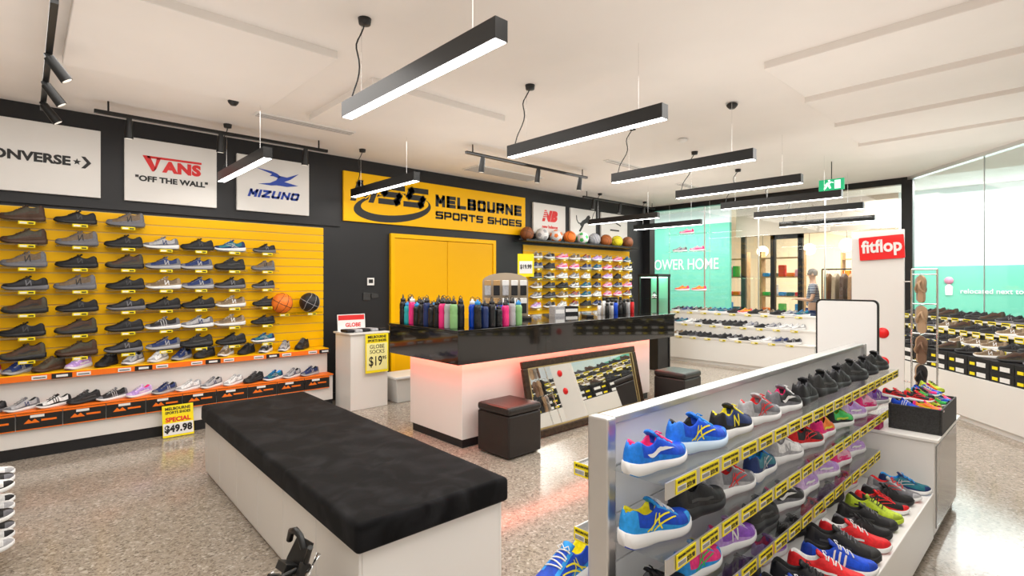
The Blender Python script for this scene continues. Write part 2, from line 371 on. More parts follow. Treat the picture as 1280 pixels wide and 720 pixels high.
class ShoeKind:
    def __init__(s,L=.28,sole=1,hk=1,wk=1,lace=True,collar=0,seg=30,dress=False):
        s.L=L;s.sole=sole;s.hk=hk;s.wk=wk;s.lace=lace;s.seg=seg;s.dress=dress;s.collar=collar
    def zs(s,t): return herm(ZS,t)*s.sole
    def zb(s,t): return herm(ZB,t)*(.6 if s.dress else 1)
    def pt(s,t,j,side=1,off=0,forceclosed=False):
        o=sst(.02,.07,t)*(1-sst(.40,.46,t))
        if forceclosed:o=0
        j=max(0,min(6,j)); a=int(min(5,math.floor(j))); fr=j-a
        def P(k):
            c=PC[k];q=PO[k]; return (c[0]*(1-o)+q[0]*o,c[1]*(1-o)+q[1]*o)
        p0,p1=P(a),P(a+1); y=p0[0]*(1-fr)+p1[0]*fr; z=p0[1]*(1-fr)+p1[1]*fr
        W=herm(WT,t)*s.wk; H=herm(HT,t)*s.hk+ (s.collar*(1-sst(.35,.5,t)) )
        return (t*s.L-s.L/2+ (0.006*(z) if t<.1 else 0), side*(y*W+off*(1 if j<4 else 0)), s.zs(t)-.004+z*H+(off if j>=2 else 0))
    def upper(s):
        g=G(); n=s.seg; v=[]
        ts=[ (i/n) for i in range(n+1)]
        for t in ts:
            for j in range(7): v.append(s.pt(t,j,1))
            for j in range(6,-1,-1): v.append(s.pt(t,j,-1))
        F=[];MI=[]
        for i in range(n):
            t=(ts[i]+ts[i+1])/2
            for j in range(13):
                jj=min(j,12-j)
                m=0
                if .03<t<.44 and jj>=4: m=2
                elif (t>.86 and jj<4) or (t<.12): m=1
                elif .44<t<.72 and jj==3: m=1
                elif jj==0 and not s.dress: m=1
                F.append((i*14+j,(i+1)*14+j,(i+1)*14+j+1,i*14+j+1)); MI.append(m)
        F.append(tuple(range(14))); MI.append(1); F.append(tuple(n*14+q for q in range(13,-1,-1))); MI.append(1)
        g.v=[tuple(p) for p in v]; g.f=[list(x) for x in F]; g.m=MI; g.s=[True]*len(F)
        return g
    def sole_g(s):
        g=G(); n=s.seg; v=[]
        for i in range(n+1):
            t=i/n; W=herm(WT,t)*s.wk; a,b=s.zb(t),s.zs(t); x=(t*1.03-.5-.015)*s.L
            ww=[.9,1.06,1.14,1.07,.9]; zz=[a,a+.1*(b-a),a+.4*(b-a),b+.001,b+.003]
            if s.dress: ww=[.95,1.05,1.08,1.05,.9]
            row=[(x,W*w,z) for w,z in zip(ww,zz)]; row+=[(x,-W*w,z) for w,z in reversed(list(zip(ww,zz)))]
            v+=row
        F=[];MI=[]
        for i in range(n):
            for j in range(10):
                MI.append(1 if j in(0,8,9) else 0); F.append([i*10+j,(i+1)*10+j,(i+1)*10+(j+1)%10,i*10+(j+1)%10])
        F.append(list(range(10))); MI.append(0); F.append([n*10+q for q in range(9,-1,-1)]); MI.append(0)
        g.v=v; g.f=F; g.m=MI; g.s=[True]*len(F)
        return g
    def laces(s):
        g=G()
        for k in range(5):
            t=.485+.045*k; d=.012*(1 if k%2 else -1)
            pts=[]
            for q in range(-3,4):
                j=6-abs(q)*.85; p=s.pt(t+d*q/3,j,1 if q>=0 else -1,0); pts.append((p[0],p[1],p[2]+.0025))
            g.tube(pts,.0028,5)
        p=s.pt(.475,6); x,y,z=p
        for sg in (1,-1):
            g.tube([(x,0,z+.004),(x-.006,sg*.012,z+.012),(x+.004,sg*.024,z+.006),(x+.008,sg*.012,z+.003)],.002,4)
        return g
    def tongue(s):
        g=G(); x,_,z=s.pt(.47,6); v=[]
        for k in range(5):
            u=k/4; xx=x+.016-.038*u; zz=z-.012+.030*u; w=.016+.004*u
            for q in range(-2,3): v.append((xx,q*w/2,zz-abs(q)*abs(q)*.0016))
            for q in range(2,-3,-1): v.append((xx-.007,q*w/2,zz-.006-abs(q)*abs(q)*.0016))
        f=[]
        for k in range(4):
            for j in range(10): f.append((k*10+j,k*10+(j+1)%10,(k+1)*10+(j+1)%10,(k+1)*10+j))
        f.append(tuple(range(40,50))); f.append(tuple(range(9,-1,-1)))
        return g.add(v,f,0,True)
    def ribbon(s,g,pts,side,vertical=False,off=.0016):
        v=[]
        for t,q,d in pts:
            if vertical: v+=[s.pt(t-d,q,side,off,t>.4),s.pt(t+d,q,side,off,t>.4)]
            else: v+=[s.pt(t,q-d,side,off),s.pt(t,q+d,side,off)]
        g.add(v,[(2*i,2*i+1,2*i+3,2*i+2) for i in range(len(pts)-1)],0,True)
    def mark(s,kind,side):
        g=G()
        if kind=='swoosh':
            pts=[]
            for k in range(13):
                u=k/12; t=.2+.46*u; q=.85+ .5*(abs(u-.18)*2.1)**1.3; d=.55*math.sin(PI*min(1,max(0,(u)**.55)))+.03
                pts.append((t,q+.5,d*.55))
            s.ribbon(g,[(t,min(2.9,q),d) for t,q,d in pts],side)
        elif kind=='stripes':
            for k in range(3):
                t0=.40+.07*k
                s.ribbon(g,[(t0,.3,.013),(t0+.012,1.2,.013),(t0+.026,2.2,.013),(t0+.04,2.9,.012)],side,True)
        elif kind=='cross':
            s.ribbon(g,[(.24+.05*k,.5+.42*k*.8,.13) for k in range(8)],side)
            s.ribbon(g,[(.34+.055*k,.4+.42*k*.85,.12) for k in range(7)],side)
            s.ribbon(g,[(.3,.5,.010),(.36,1.4,.010),(.4,2.4,.008)],side,True)
            s.ribbon(g,[(.46,.5,.010),(.42,1.4,.010),(.44,2.4,.008)],side,True)
        elif kind=='letter':
            for t0 in(.36,.46): s.ribbon(g,[(t0,.6,.013),(t0+.01,1.5,.013),(t0+.02,2.5,.013)],side,True)
            s.ribbon(g,[(.38,2.4,.013),(.42,1.5,.013),(.46,.7,.013)],side,True)
        else:
            s.ribbon(g,[(.2+.06*k,1.3+.25*math.sin(k*1.1),.22) for k in range(8)],side)
        return g
KR=ShoeKind(); KD=ShoeKind(sole=.55,hk=.85,wk=.92,dress=True); KB=ShoeKind(sole=1.05,hk=1.1,wk=1.05,collar=.02)
KC=ShoeKind(sole=1.2,hk=1.05,wk=1.08)
def smat(c,fab=True):
    n='shoe_%02d_%02d_%02d'%tuple(int(x*99) for x in c)
    return mat(n,c,.55,noise=.15,nscale=60,bump=.15,spec=.35)
def solem(c): return mat('rubber_%02d_%02d_%02d'%tuple(int(x*99) for x in c),c,.5)
K=(.012,.012,.014);Wt=(.8,.8,.8);GY=(.16,.16,.18);BL=(.004,.07,.62);NV=(.012,.03,.13);PK=(.85,.03,.22);RD=(.7,.015,.02);LI=(.48,.29,.68);GN=(.05,.5,.1)
LM=(.5,.65,.03);BR=(.07,.033,.018);TN=(.18,.125,.075);TE=(.012,.15,.2);OR=(.95,.22,.02);YL=(.9,.78,.02);OL=(.07,.062,.042);LP=(.8,.4,.55);LG=(.42,.42,.44);SK=(.02,.3,.75)
V={
'bluepink':(KR,BL,(.01,.2,.75),PK,Wt,SK,PK,'swoosh',Wt,'bright blue running shoe with pink lining'),
'bluecross':(KC,BL,(.02,.2,.8),K,(.6,.75,.9),BL,SK,'cross',YL,'royal blue running shoe with crossed stripes'),
'navyyel':(KR,NV,K,YL,Wt,YL,YL,'letter',YL,'navy running shoe with yellow trim'),
'greyred':(KR,GY,LG,RD,Wt,RD,RD,'cross',RD,'grey running shoe with red trim'),
'blackpink':(KR,K,GY,PK,Wt,PK,Wt,'swoosh',Wt,'black running shoe with pink lining'),
'black':(KR,K,K,GY,K,K,K,'letter',(.04,.04,.045),'all black running shoe'),
'blackb':(KC,K,(.03,.03,.03),K,K,K,GY,'wave',(.05,.05,.05),'chunky black training shoe'),
'bluestr':(KR,BL,(.01,.05,.4),K,Wt,K,Wt,'stripes',Wt,'blue sneaker with three white stripes'),
'bluey':(KC,(.004,.06,.5),SK,YL,Wt,BL,Wt,'cross',YL,'cobalt blue running shoe with yellow trim'),
'blacksw':(KR,K,K,K,Wt,K,K,'swoosh',Wt,'black sneaker with white curved mark'),
'teal':(KR,TE,NV,SK,Wt,SK,SK,'cross',LG,'dark teal running shoe with blue trim'),
'white':(KR,Wt,LG,LG,Wt,Wt,Wt,'letter',LG,'white sneaker with grey trim'),
'whiteblk':(KR,Wt,K,K,Wt,K,K,'stripes',K,'white sneaker with black stripes'),
'multi':(KR,PK,SK,LI,Wt,YL,YL,'cross',GN,'pink running shoe with multicoloured pattern'),
'lilac':(KR,LI,(.7,.5,.82),PK,Wt,LI,Wt,'wave',Wt,'lilac running shoe with white sole'),
'pink':(KR,LP,PK,Wt,Wt,PK,Wt,'wave',PK,'pale pink sneaker with white sole'),
'green':(KR,GN,K,LM,Wt,GN,LM,'wave',LM,'green running shoe with lime laces'),
'lime':(KC,LM,(.3,.4,.03),K,LM,K,K,'wave',K,'lime green chunky sneaker'),
'orange':(KR,OR,PK,K,Wt,OR,YL,'wave',YL,'orange and pink running shoe'),
'redwht':(KR,RD,RD,Wt,Wt,RD,Wt,'wave',Wt,'red sneaker with white laces'),
'blackred':(KR,K,RD,RD,Wt,K,RD,'cross',RD,'black running shoe with red trim'),
'purple':(KR,(.25,.08,.5),LI,PK,Wt,PK,Wt,'letter',Wt,'purple and white running shoe'),
'hiker':(KB,OL,BR,K,BR,K,TN,'wave',BR,'olive brown hiking shoe'),
'brown':(KB,BR,OL,K,K,K,BR,'wave',K,'dark brown leather walking shoe'),
'greyhike':(KB,TN,GY,K,GY,K,GY,'letter',K,'taupe hiking shoe with dark trim'),
'charcoal':(KR,(.03,.03,.035),K,K,GY,K,K,'letter',GY,'charcoal walking shoe with grey sole'),
'navy':(KR,NV,GY,K,LG,K,NV,'letter',LG,'navy blue walking shoe'),
'grey':(KR,LG,GY,K,Wt,GY,LG,'letter',NV,'light grey running shoe'),
'dress':(KD,K,K,K,K,K,K,'none',K,'polished black school shoe'),
'tan':(KR,TN,(.35,.26,.17),K,Wt,TN,Wt,'letter',Wt,'tan casual shoe with white sole'),
'blkwht':(KR,K,GY,K,Wt,K,Wt,'stripes',LG,'black sneaker with white sole'),
}
SCACHE={}
def shoe_meshes(key,far):
    ck=(key,far)
    if ck in SCACHE: return SCACHE[ck]
    kd,main,acc,lin,mid,out,lace,mk,mc,desc=V[key]
    if far:
        kk=ShoeKind(sole=kd.sole,hk=kd.hk,wk=kd.wk,dress=kd.dress,collar=kd.collar,seg=16)
        g=G(); g.merge(kk.upper(),0); g.merge(kk.sole_g(),3)
        if not kd.dress: g.merge(kk.laces(),5)
        if mk!='none': g.merge(kk.mark(mk,1),6); g.merge(kk.mark(mk,-1),6)
        me=g.mesh('shoe',[smat(main),smat(acc),smat(lin),solem(mid),solem(out),smat(lace),solem(mc)])
        SCACHE[ck]=[('shoe',me)]
    else:
        P=[('upper',kd.upper().mesh('upper',[smat(main),smat(acc),smat(lin)])),('sole',kd.sole_g().mesh('sole',[solem(mid),solem(out)])),
           ('laces',kd.laces().mesh('laces',[smat(lace)])),('tongue',kd.tongue().mesh('tongue',[smat(acc)]))]
        if mk!='none':
            for sd in(1,-1): P.append(('side_stripe',kd.mark(mk,sd).mesh('side_stripe',[solem(mc)])))
        SCACHE[ck]=P
    return SCACHE[ck]
NS=0
def shoe(key,x,y,z,rz,place,group,far=False,scale=1.0,rx=0,ry=0):
    global NS; NS+=1
    ms=shoe_meshes(key,far); lab=V[key][9]+' '+place
    if far:
        return thing('shoe',lab,'shoe',ms[0][1],(x,y,z),(rx,ry,rz),group,scale)
    r=thing('shoe',lab,'shoe',None,(x,y,z),(rx,ry,rz),group,scale)
    for nm,me in ms: obj(nm,me,parent=r)
    return r

# ---------------- price tag meshes
def tagmesh(w,h):
    g=G(); g.box(-w/2,-h/2,0,w/2,h/2,.002,0); g.box(-w*.44,-h*.36,.002,-w*.02,h*.02,.0025,1)
    for k in range(9): g.box(-w*.42+k*w*.043,-h*.32,.0025,-w*.42+k*w*.043+w*.018,-h*.05,.003,2)
    return g.mesh('price_tag',[ytag,paper,inkb])
TAGBIG=tagmesh(.118,.044)
def addtext(me,items):
    b=bmesh.new(); b.from_mesh(me)
    for (t,x,y,mi) in items:
        tt=t.copy(); tt.transform(T(x,y,.002))
        n0=len(b.faces); b.from_mesh(tt); b.faces.ensure_lookup_table()
        for fc in b.faces[n0:]: fc.material_index=mi
    b.to_mesh(me); b.free()
TAGBIG.materials.append(inkr)
addtext(TAGBIG,[(textgeo('MELBOURNE SPORTS SHOES',.1,.008,.01,ext=.0005,mats=(inkb,)),0,.012,2),(textgeo('$59.98',.048,.017,.02,ext=.0005,mats=(inkb,)),.026,-.009,2)])
g=G(); g.box(-.055,-.014,0,.055,.014,.002,0); g.box(-.045,-.008,.002,.0,.006,.0025,1); g.box(.01,-.008,.002,.045,.004,.0025,2)
TAGSM=g.mesh('price_tag',[ytag,paper,inkb])
g=G(); g.box(-.06,-.03,0,.06,.03,.002,0); g.box(-.05,-.02,.002,.05,-.002,.0025,1); g.box(-.05,.006,.002,.05,.02,.0025,2)
TAGTALL=g.mesh('price_tag',[ytag,paper,inkb])

# ---------------- wall shoe shelves
g=G(); g.box(-.15,-.14,0,.15,-.0,.004,0); g.box(-.15,-.143,-.012,.15,-.14,.004,0)
SHELF=g.mesh('shelf_plate',[acryl])
def wallshelf(x,z,group,place):
    r=thing('display_shelf','small clear acrylic shelf with yellow price tag','shelf',None,(x,WY-.022,z),(0,0,0),group)
    obj('shelf_plate',SHELF,parent=r)
    obj('price_tag',TAGSM,(0.02,-.144,-.016),WALLROT,parent=r)
rowsz=[2.03-.203*k for k in range(7)]
colsx=[-.36,0,.36,.72,1.03,1.34,1.66,2.0]
colm={-.36:range(7),0:range(7),.36:range(7),.72:range(7),1.03:range(1,7),1.34:range(1,7),1.66:range(1,7),2.0:range(1,7)}
plan={0:['hiker','hiker','greyhike','charcoal','brown','black','brown'],1:['black','greyhike','black','greyhike','black','brown','hiker'],
 2:['greyhike','black','brown','black','charcoal','black','charcoal'],3:['hiker','grey','navy','tan','black','blkwht','navy'],
 4:['black','black','navy','navy','black','grey','blackb'],5:['navy','teal','blackb','charcoal','tan','tan','black'],6:['black','charcoal','greyhike','charcoal','blackb','black','teal'],7:['black']*7}
for ci,x in enumerate(colsx):
    for k in colm[x]:
        z=rowsz[k]
        key=plan[(ci-1)%8][k]
        wallshelf(x,z,'clear shelves on the yellow slatwall','')
        shoe(key,x+random.uniform(-.012,.012),WY-.098,z+.0042,PI+random.uniform(-.14,.14),'on yellow slatwall shelf','shoes on the yellow slatwall',scale=1.08 if ci<7 else .88)
fk=['black','white','grey','pink','navy','whiteblk','charcoal','greyred','lilac','tan','blkwht','teal']
for i in range(9):
    for k in range(6):
        x=6.42+.335*i; z=1.90-.172*k
        wallshelf(x,z,'clear shelves on the far slatwall','')
        shoe(random.choice(fk),x,WY-.097,z+.0042,PI+random.uniform(-.2,.2),'on far slatwall shelf','shoes on the far slatwall',far=True,scale=1.0)

# ---------------- left tiered unit
r=thing('display_unit','low white two-tier shoe display with black kickboard','display unit',None,(0,0,0))
X0,X1=-2.2,2.70
g=G(); g.box(X0,6.04,.1,X1,WY-.003,.40); part(r,'cabinet_body',(g,wlam),bevel=.004)
g=G(); g.box(X0,6.05,0,X1,WY-.003,.1); part(r,'kickboard',(g,black))
g=G(); g.box(X0,6.02,.39,X1,WY-.003,.405); part(r,'lower_shelf',(g,orange),bevel=.003)
g=G(); g.box(X0,6.2,.405,X1,WY-.025,.68); part(r,'riser',(g,wlam))
g=G(); g.box(X0,6.15,.685,X1,WY-.025,.70); part(r,'upper_shelf',(g,yellow),bevel=.003)
g=G(); g.box(X0,6.145,.64,X1,6.15,.69); part(r,'orange_fascia',(g,orange))
g=G(); g.box(-.147,-.07,0,.147,.07,.012,0); g.prism([(-.1,-.015),(-.07,.02),(-.05,-.0),(-.03,.02),(-.0,-.015)],.012,.013,1); g.box(.01,-.006,.012,.11,.01,.013,1); g.box(-.147,.055,.012,.147,.07,.013,1); g.box(-.147,-.07,.012,.147,-.062,.013,1); g.box(-.06,.03,.012,.03,.052,.013,2)
CARD=g.mesh('brand_card',[blk,orange,paper])
g=G(); g.box(-.05,-.016,0,.05,.016,.003,0); g.box(-.04,-.006,.003,.04,.002,.004,1)
STRIP=g.mesh('price_tag',[paper,inkb])
g=G(); g.box(-.07,-.022,0,.07,.022,.003,0); g.box(-.04,-.01,.003,.04,.01,.004,1); STRIP2=g.mesh('price_tag',[blk,paper])
for i in range(16):
    x=-2.0+.3*i
    obj('brand_card',CARD,(x,6.028,.318),WALLROT,parent=r)
    obj('price_tag',STRIP,(x,6.144,.665),WALLROT,parent=r)
    if i%2: obj('price_tag',STRIP2,(x+.15,6.144,.665),WALLROT,parent=r)
t1=['lilac','pink','navy','hiker','lilac','black','grey','white','navy','blackb','tan','black','blkwht','grey','blackb','navy']
t2=['white','charcoal','grey','whiteblk','blackb','blkwht','lilac','navy','white','grey','white','blackb','teal','grey','navy','black']
for i in range(16):
    x=-.45+.205*i
    if x>2.62: break
    shoe(t1[i],x,6.262,.70,-PI/2-.75+random.uniform(-.15,.15),'on upper display tier','shoes on the upper tier')
for i in range(16):
    x=-.42+.205*i
    if x>2.62: break
    shoe(t2[i],x,6.108,.405,PI+.45+random.uniform(-.12,.12),'on lower display tier','shoes on the lower tier',scale=.9)

# special sign on floor
r=thing('price_sign','yellow floor price sign leaning on display kickboard','sign',None,(1.10,5.92,.005),(math.radians(80),0,0))
g=G(); g.box(-.13,0,0,.13,.3,.004); part(r,'sign_card',(g,ytag))
part(r,'lettering',textgeo('MELBOURNE',.21,.028,.03,ext=.001,mats=(inkb,)),(0,.268,.004))
part(r,'lettering',textgeo('SPORTS SHOES',.21,.026,.03,ext=.001,mats=(inkb,)),(0,.23,.004))
part(r,'lettering',textgeo('SPECIAL',.21,.045,.04,ext=.001,mats=(inkr,)),(0,.165,.004))
g=G(); g.box(-.125,.02,.004,.125,.13,.005); part(r,'white_panel',(g,paper))
part(r,'lettering',textgeo('$49.98',.23,.08,.05,ext=.001,mats=(inkb,)),(0,.075,.005))

# balls
def ball(x,y,z,R,c,c2,label,group,kind='basket',rot=(.3,.4,.2)):
    r=thing('basketball' if kind=='basket' else 'soccer_ball',label,'ball',None,(x,y,z+R),rot,group)
    b=bmesh.new(); bmesh.ops.create_icosphere(b,subdivisions=4,radius=R)
    me=bpy.data.meshes.new('ball_skin'); 
    if kind!='basket':
        ico=bmesh.new(); bmesh.ops.create_icosphere(ico,subdivisions=1,radius=1); dirs=[v.co.normalized() for v in ico.verts]; ico.free()
        for f in b.faces:
            n=f.calc_center_median().normalized()
            f.material_index=1 if max(n.dot(d) for d in dirs)>.955 else 0
    for f in b.faces: f.smooth=True
    b.to_mesh(me); b.free()
    me.materials.append(mat('ball_%s'%label[:12].replace(' ','_'),c,.5,bump=.3,nscale=150)); me.materials.append(solem(c2))
    obj('ball_skin',me,parent=r)
    if kind=='basket':
        g=G()
        def ring(fn): g.tube([fn(2*PI*i/40) for i in range(41)],R*.025,5,caps=False)
        q=R*1.0
        ring(lambda a:(q*math.cos(a),q*math.sin(a),0)); ring(lambda a:(0,q*math.cos(a),q*math.sin(a)))
        for sg in(1,-1):
            ring(lambda a:tuple(Vector((sg*(.55+.25*math.cos(2*a)),math.cos(a)*.8,math.sin(a)*.8)).normalized()*q))
        obj('ball_seam',g.mesh('ball_seam',[solem(c2)]),parent=r)
for (x,c,c2,l) in [(2.19,OR,K,'orange basketball on a small clear wall shelf'),(2.51,K,LG,'black and grey basketball on a small clear wall shelf')]:
    wallshelf(x,1.13,'clear shelves on the yellow slatwall',''); ball(x,WY-.14,1.134,.116,c,c2,l,None)
g=G(); g.box(6.0,6.1,2.17,9.25,WY-.002,2.185); g.box(6.0,6.1,2.185,9.25,6.105,2.2)
thing('ball_shelf','long black ledge shelf carrying a row of balls','shelf',g.mesh('ball_shelf',[bmet]))
bl=[((.28,.09,.03),K,'brown basketball on high ledge','basket'),(Wt,LG,'white and grey volleyball on high ledge','s'),(Wt,OR,'white and orange soccer ball on high ledge','s'),
    (OR,K,'orange basketball on high ledge','basket'),(Wt,GN,'white and green soccer ball on high ledge','s'),(LG,NV,'grey and navy basketball on high ledge','basket'),
    ((.5,.14,.03),K,'tan basketball on high ledge','basket'),(YL,K,'yellow and black basketball on high ledge','basket'),((.3,.1,.04),K,'brown basketball on high ledge','basket')]
for i,(c,c2,l,kd) in enumerate(bl): ball(6.15+i*.36,6.24,2.186,.115,c,c2,l,'balls on the high ledge',kd,(.3*i,.4,.5*i))

# wall switches
r=thing('wall_switch','white intercom plate above black switch plates','switch',None,(3.38,WY-.002,1.5),WALLROT)
g=G(); g.box(-.05,-.05,0,.05,.05,.012); part(r,'white_plate',(g,paper),(0,.0,0),bevel=.003)
g=G(); g.box(-.03,-.02,.012,.03,.03,.014); part(r,'plate_screen',(g,inkb))
g=G(); g.box(-.05,-.05,0,.05,.05,.012); part(r,'black_plate',(g,mat('dk',(.05,.05,.05),.2)),(-.06,-.2,0),bevel=.003)
g=G(); g.box(-.05,-.03,0,.05,.03,.012); part(r,'black_plate',(g,mat('dk',(.05,.05,.05),.2)),(.06,-.19,0),bevel=.003)

# ---------------- pedestal with sock sign
r=thing('display_pedestal','white pedestal stand beside the slatwall display','pedestal',None,(3.0,5.9,0))
g=G(); g.box(-.24,-.2,0,.24,.2,.88); part(r,'pedestal_body',(g,wlam),bevel=.006)
g=G(); g.box(-.26,-.22,.88,.26,.22,.9); part(r,'pedestal_top',(g,wlam),bevel=.004)
r=thing('price_sign','yellow sock price sign on front of white pedestal','sign',None,(3.08,5.67,.65),WALLROT)
g=G(); g.box(-.15,-.23,0,.15,.23,.004); part(r,'sign_card',(g,ytag)); 
part(r,'lettering',textgeo('MELBOURNE',.24,.032,.03,ext=.001,mats=(inkb,)),(0,.195,.004))
part(r,'lettering',textgeo('SPORTS SHOES',.24,.03,.03,ext=.001,mats=(inkb,)),(0,.15,.004))
g=G(); g.box(-.135,-.2,.004,.135,.12,.005); part(r,'white_panel',(g,mat('pale_yellow',(.95,.9,.4),.5)))
part(r,'lettering',textgeo('GLOBE',.19,.045,.0,ext=.001,mats=(inkb,)),(0,.08,.005))
part(r,'lettering',textgeo('SOCKS',.19,.045,.0,ext=.001,mats=(inkb,)),(0,.02,.005))
part(r,'lettering',textgeo('$19',.17,.13,.01,ext=.001,mats=(inkb,)),(-.02,-.1,.005)); part(r,'lettering',textgeo('95',.05,.04,.01,ext=.001,mats=(inkb,)),(.095,-.06,.005))
r=thing('display_card','white card with red heading on pedestal top','sign',None,(2.95,6.06,.9),(math.radians(85),0,0))
g=G(); g.box(-.18,0,0,.18,.2,.004); part(r,'card_sheet',(g,paper)); part(r,'lettering',textgeo('GLOBE',.2,.05,.03,ext=.001,mats=(inkr,)),(.02,.07,.004))
g=G(); g.box(-.17,.13,.004,.17,.19,.005); part(r,'red_band',(g,inkr))
for i in range(5):
    g=G(); g.box(-.05,-.09,0,.05,.09,.035)
    o=thing('sock_pack','folded black and white sock pack on pedestal','socks',g.mesh('sock_pack',[smat(K if i%2==0 else LG)]),(2.80+i*.1,5.86,.901),(0,0,.05*i),'sock packs on the pedestal'); bev(o,.012,3)
r=thing('storage_tub','translucent white plastic storage tub with lid','storage box',None,(3.62,5.85,0))
g=G(); vo=[(-.25,-.16,0),(.25,-.16,0),(.25,.16,0),(-.25,.16,0),(-.29,-.2,.3),(.29,-.2,.3),(.29,.2,.3),(-.29,.2,.3)]
g.add(vo,[(0,3,2,1),(0,1,5,4),(1,2,6,5),(2,3,7,6),(3,0,4,7)])
part(r,'tub_body',(g,mat('frosted_plastic',(.7,.72,.72),.25)),bevel=.01)
g=G(); g.box(-.31,-.22,.3,.31,.22,.33); part(r,'tub_lid',(g,mat('frosted_lid',(.8,.8,.8),.3)),bevel=.008)

# ---------------- counter
r=thing('sales_counter','sales counter with black granite band and white base','counter',None,(0,0,0))
g=G(); g.box(2.87,3.74,.08,5.9,4.6,.78); part(r,'counter_base',(g,wlam),bevel=.004)
g=G(); g.box(2.89,3.76,0,5.88,4.58,.08); part(r,'kickboard',(g,black))
g=G(); g.box(2.72,3.6,.78,6.27,4.75,1.055); part(r,'granite_band',(g,granite),bevel=.003)
g=G(); g.box(2.71,3.59,1.055,6.28,4.76,1.08); part(r,'counter_top',(g,granite),bevel=.003)
g=G(); g.box(2.78,3.66,.77,6.2,3.69,.78); g.box(2.78,3.69,.77,2.81,4.7,.78); part(r,'light_strip',(g,mat('red_led',(1,.16,.10),.4,emit=24,ecol=(1,.18,.12))))
def bottle(x,y,c,cc,h,R):
    r=thing('drink_bottle','upright drink bottle with contrasting cap on granite counter','bottle',None,(x,y,1.08),(0,0,random.random()*6),'drink bottles on the counter')
    g=G(); g.lathe([(0,0),(R*.92,0),(R,.008),(R,h*.45),(R*.93,h*.5),(R,h*.56),(R,h*.72),(R*.8,h*.8),(R*.6,h*.83),(0,h*.83)],16); part(r,'bottle_body',(g,mat('bottle_%02d%02d%02d'%tuple(int(q*99) for q in c),c,.25)))
    g=G(); g.lathe([(0,h*.8),(R*.72,h*.8),(R*.72,h*.92),(R*.3,h*.94),(R*.25,h),(0,h)],14); part(r,'bottle_cap',(g,mat('bottle_%02d%02d%02d'%tuple(int(q*99) for q in cc),cc,.35)))
    g=G(); g.tube([(-R*.6,0,h*.9),(-R*.5,0,h*1.03),(0,0,h*1.08),(R*.5,0,h*1.03),(R*.6,0,h*.9)],R*.1,6); part(r,'carry_loop',(g,blk))
bc=[K,LG,NV,SK,(.25,.5,.2),RD,K,SK,PK,K,(.02,.4,.45),Wt,K,BL,OR,SK,K,(.3,.6,.6),LG,GN,PK,BL,K,TE]
i=0
for k in range(11):
    for q in range(2):
        y=4.62-.085*k; bottle(2.80+.1*q,y+.03*q,bc[(i*5)%24],random.choice([K,K,Wt,SK,K]),random.choice([.22,.25,.27]),.035); i+=1
for k in range(7):
    for q in range(2):
        bottle(3.0+.085*k+.02*q,3.68+.1*q,bc[(i*5+2)%24],random.choice([K,K,Wt,SK]),random.choice([.2,.24,.26]),.035); i+=1
r=thing('sock_display','freestanding counter sock display with arched grey back','display stand',None,(3.95,4.35,1.08),(0,0,math.radians(-40)))
pts=[(-.26,0),(.26,0),(.26,.42)]+[(.0+.26*math.cos(a),.42+.1*math.sin(a)) for a in [PI*i/12 for i in range(1,12)]]+[(-.26,.42)]
g=G(); g.prism(pts,0,.02); part(r,'arched_back',(g,mat('grey_board',(.42,.34,.25),.6)),(0,.1,0),WALLROT)
g=G(); g.box(-.28,-.14,0,.28,.12,.03); part(r,'stand_base',(g,blk),bevel=.004)
for zi in range(2):
    for xi in range(5):
        g=G(); g.tube([(0,.0,0),(0,-.12,0)],.003,6); part(r,'hook',(g,chrome),(-.2+.1*xi,.08,.43-.2*zi))
for zi in range(2):
    for xi in range(5):
        g=G(); g.box(-.035,-.012,-.16,.035,.012,0,0); g.box(-.038,-.014,-.05,.038,.014,.01,1)
        a=math.radians(-40); lx,ly=-.2+.1*xi,-.0
        o=thing('sock_pack','hanging sock pack with card header on counter rack','socks',g.mesh('sock_pack',[smat(random.choice([K,Wt,LG,K])),mat('kraft',(.5,.3,.12),.6) if xi<2 else paper]),
          (3.95+lx*math.cos(a)-ly*math.sin(a),4.35+lx*math.sin(a)+ly*math.cos(a),1.08+.425-.2*zi),(0,0,a),'hanging sock packs'); bev(o,.006)
r=thing('price_sign','yellow sale card on tall stand behind counter','sign',None,(4.5,4.6,1.08))
g=G(); g.tube([(0,0,0),(0,0,.5)],.008,8); g.lathe([(0,0),(.07,0),(.06,.012),(0,.015)],16); part(r,'stand_pole',(g,chrome))
g=G(); g.box(-.1,-.14,0,.1,.14,.004,0); g.box(-.08,-.1,.004,.08,.05,.005,1); part(r,'sign_card',(g,ytag,paper),(0,-.012,.62),(PI/2,0,math.radians(-40)))
part(r,'lettering',textgeo('$19.99',.14,.06,.03,ext=.001,mats=(inkb,)),(-.004,-.018,.6),(PI/2,0,math.radians(-40)))
for k in range(14):
    x=5.35+.09*(k%7); y=4.0+.12*(k//7); h=random.choice([.15,.19,.22]); c=random.choice([LG,K,BL,RD,Wt,LG])
    r=thing('spray_can','shoe care spray can with cap on counter','spray can',None,(x,y,1.08),(0,0,0),'spray cans on the counter')
    g=G(); g.lathe([(0,0),(.025,0),(.027,.005),(.027,h*.75),(.02,h*.8),(0,h*.8)],14); part(r,'can_body',(g,mat('can_%02d'%int(c[0]*99+c[2]*9),c,.25,.3)))
    g=G(); g.lathe([(0,h*.76),(.021,h*.76),(.02,h*.98),(.015,h),(0,h)],14); part(r,'can_cap',(g,blk))
r=thing('payment_terminal','small dark card payment terminal on counter','payment terminal',None,(4.9,3.95,1.08),(0,0,-.5))
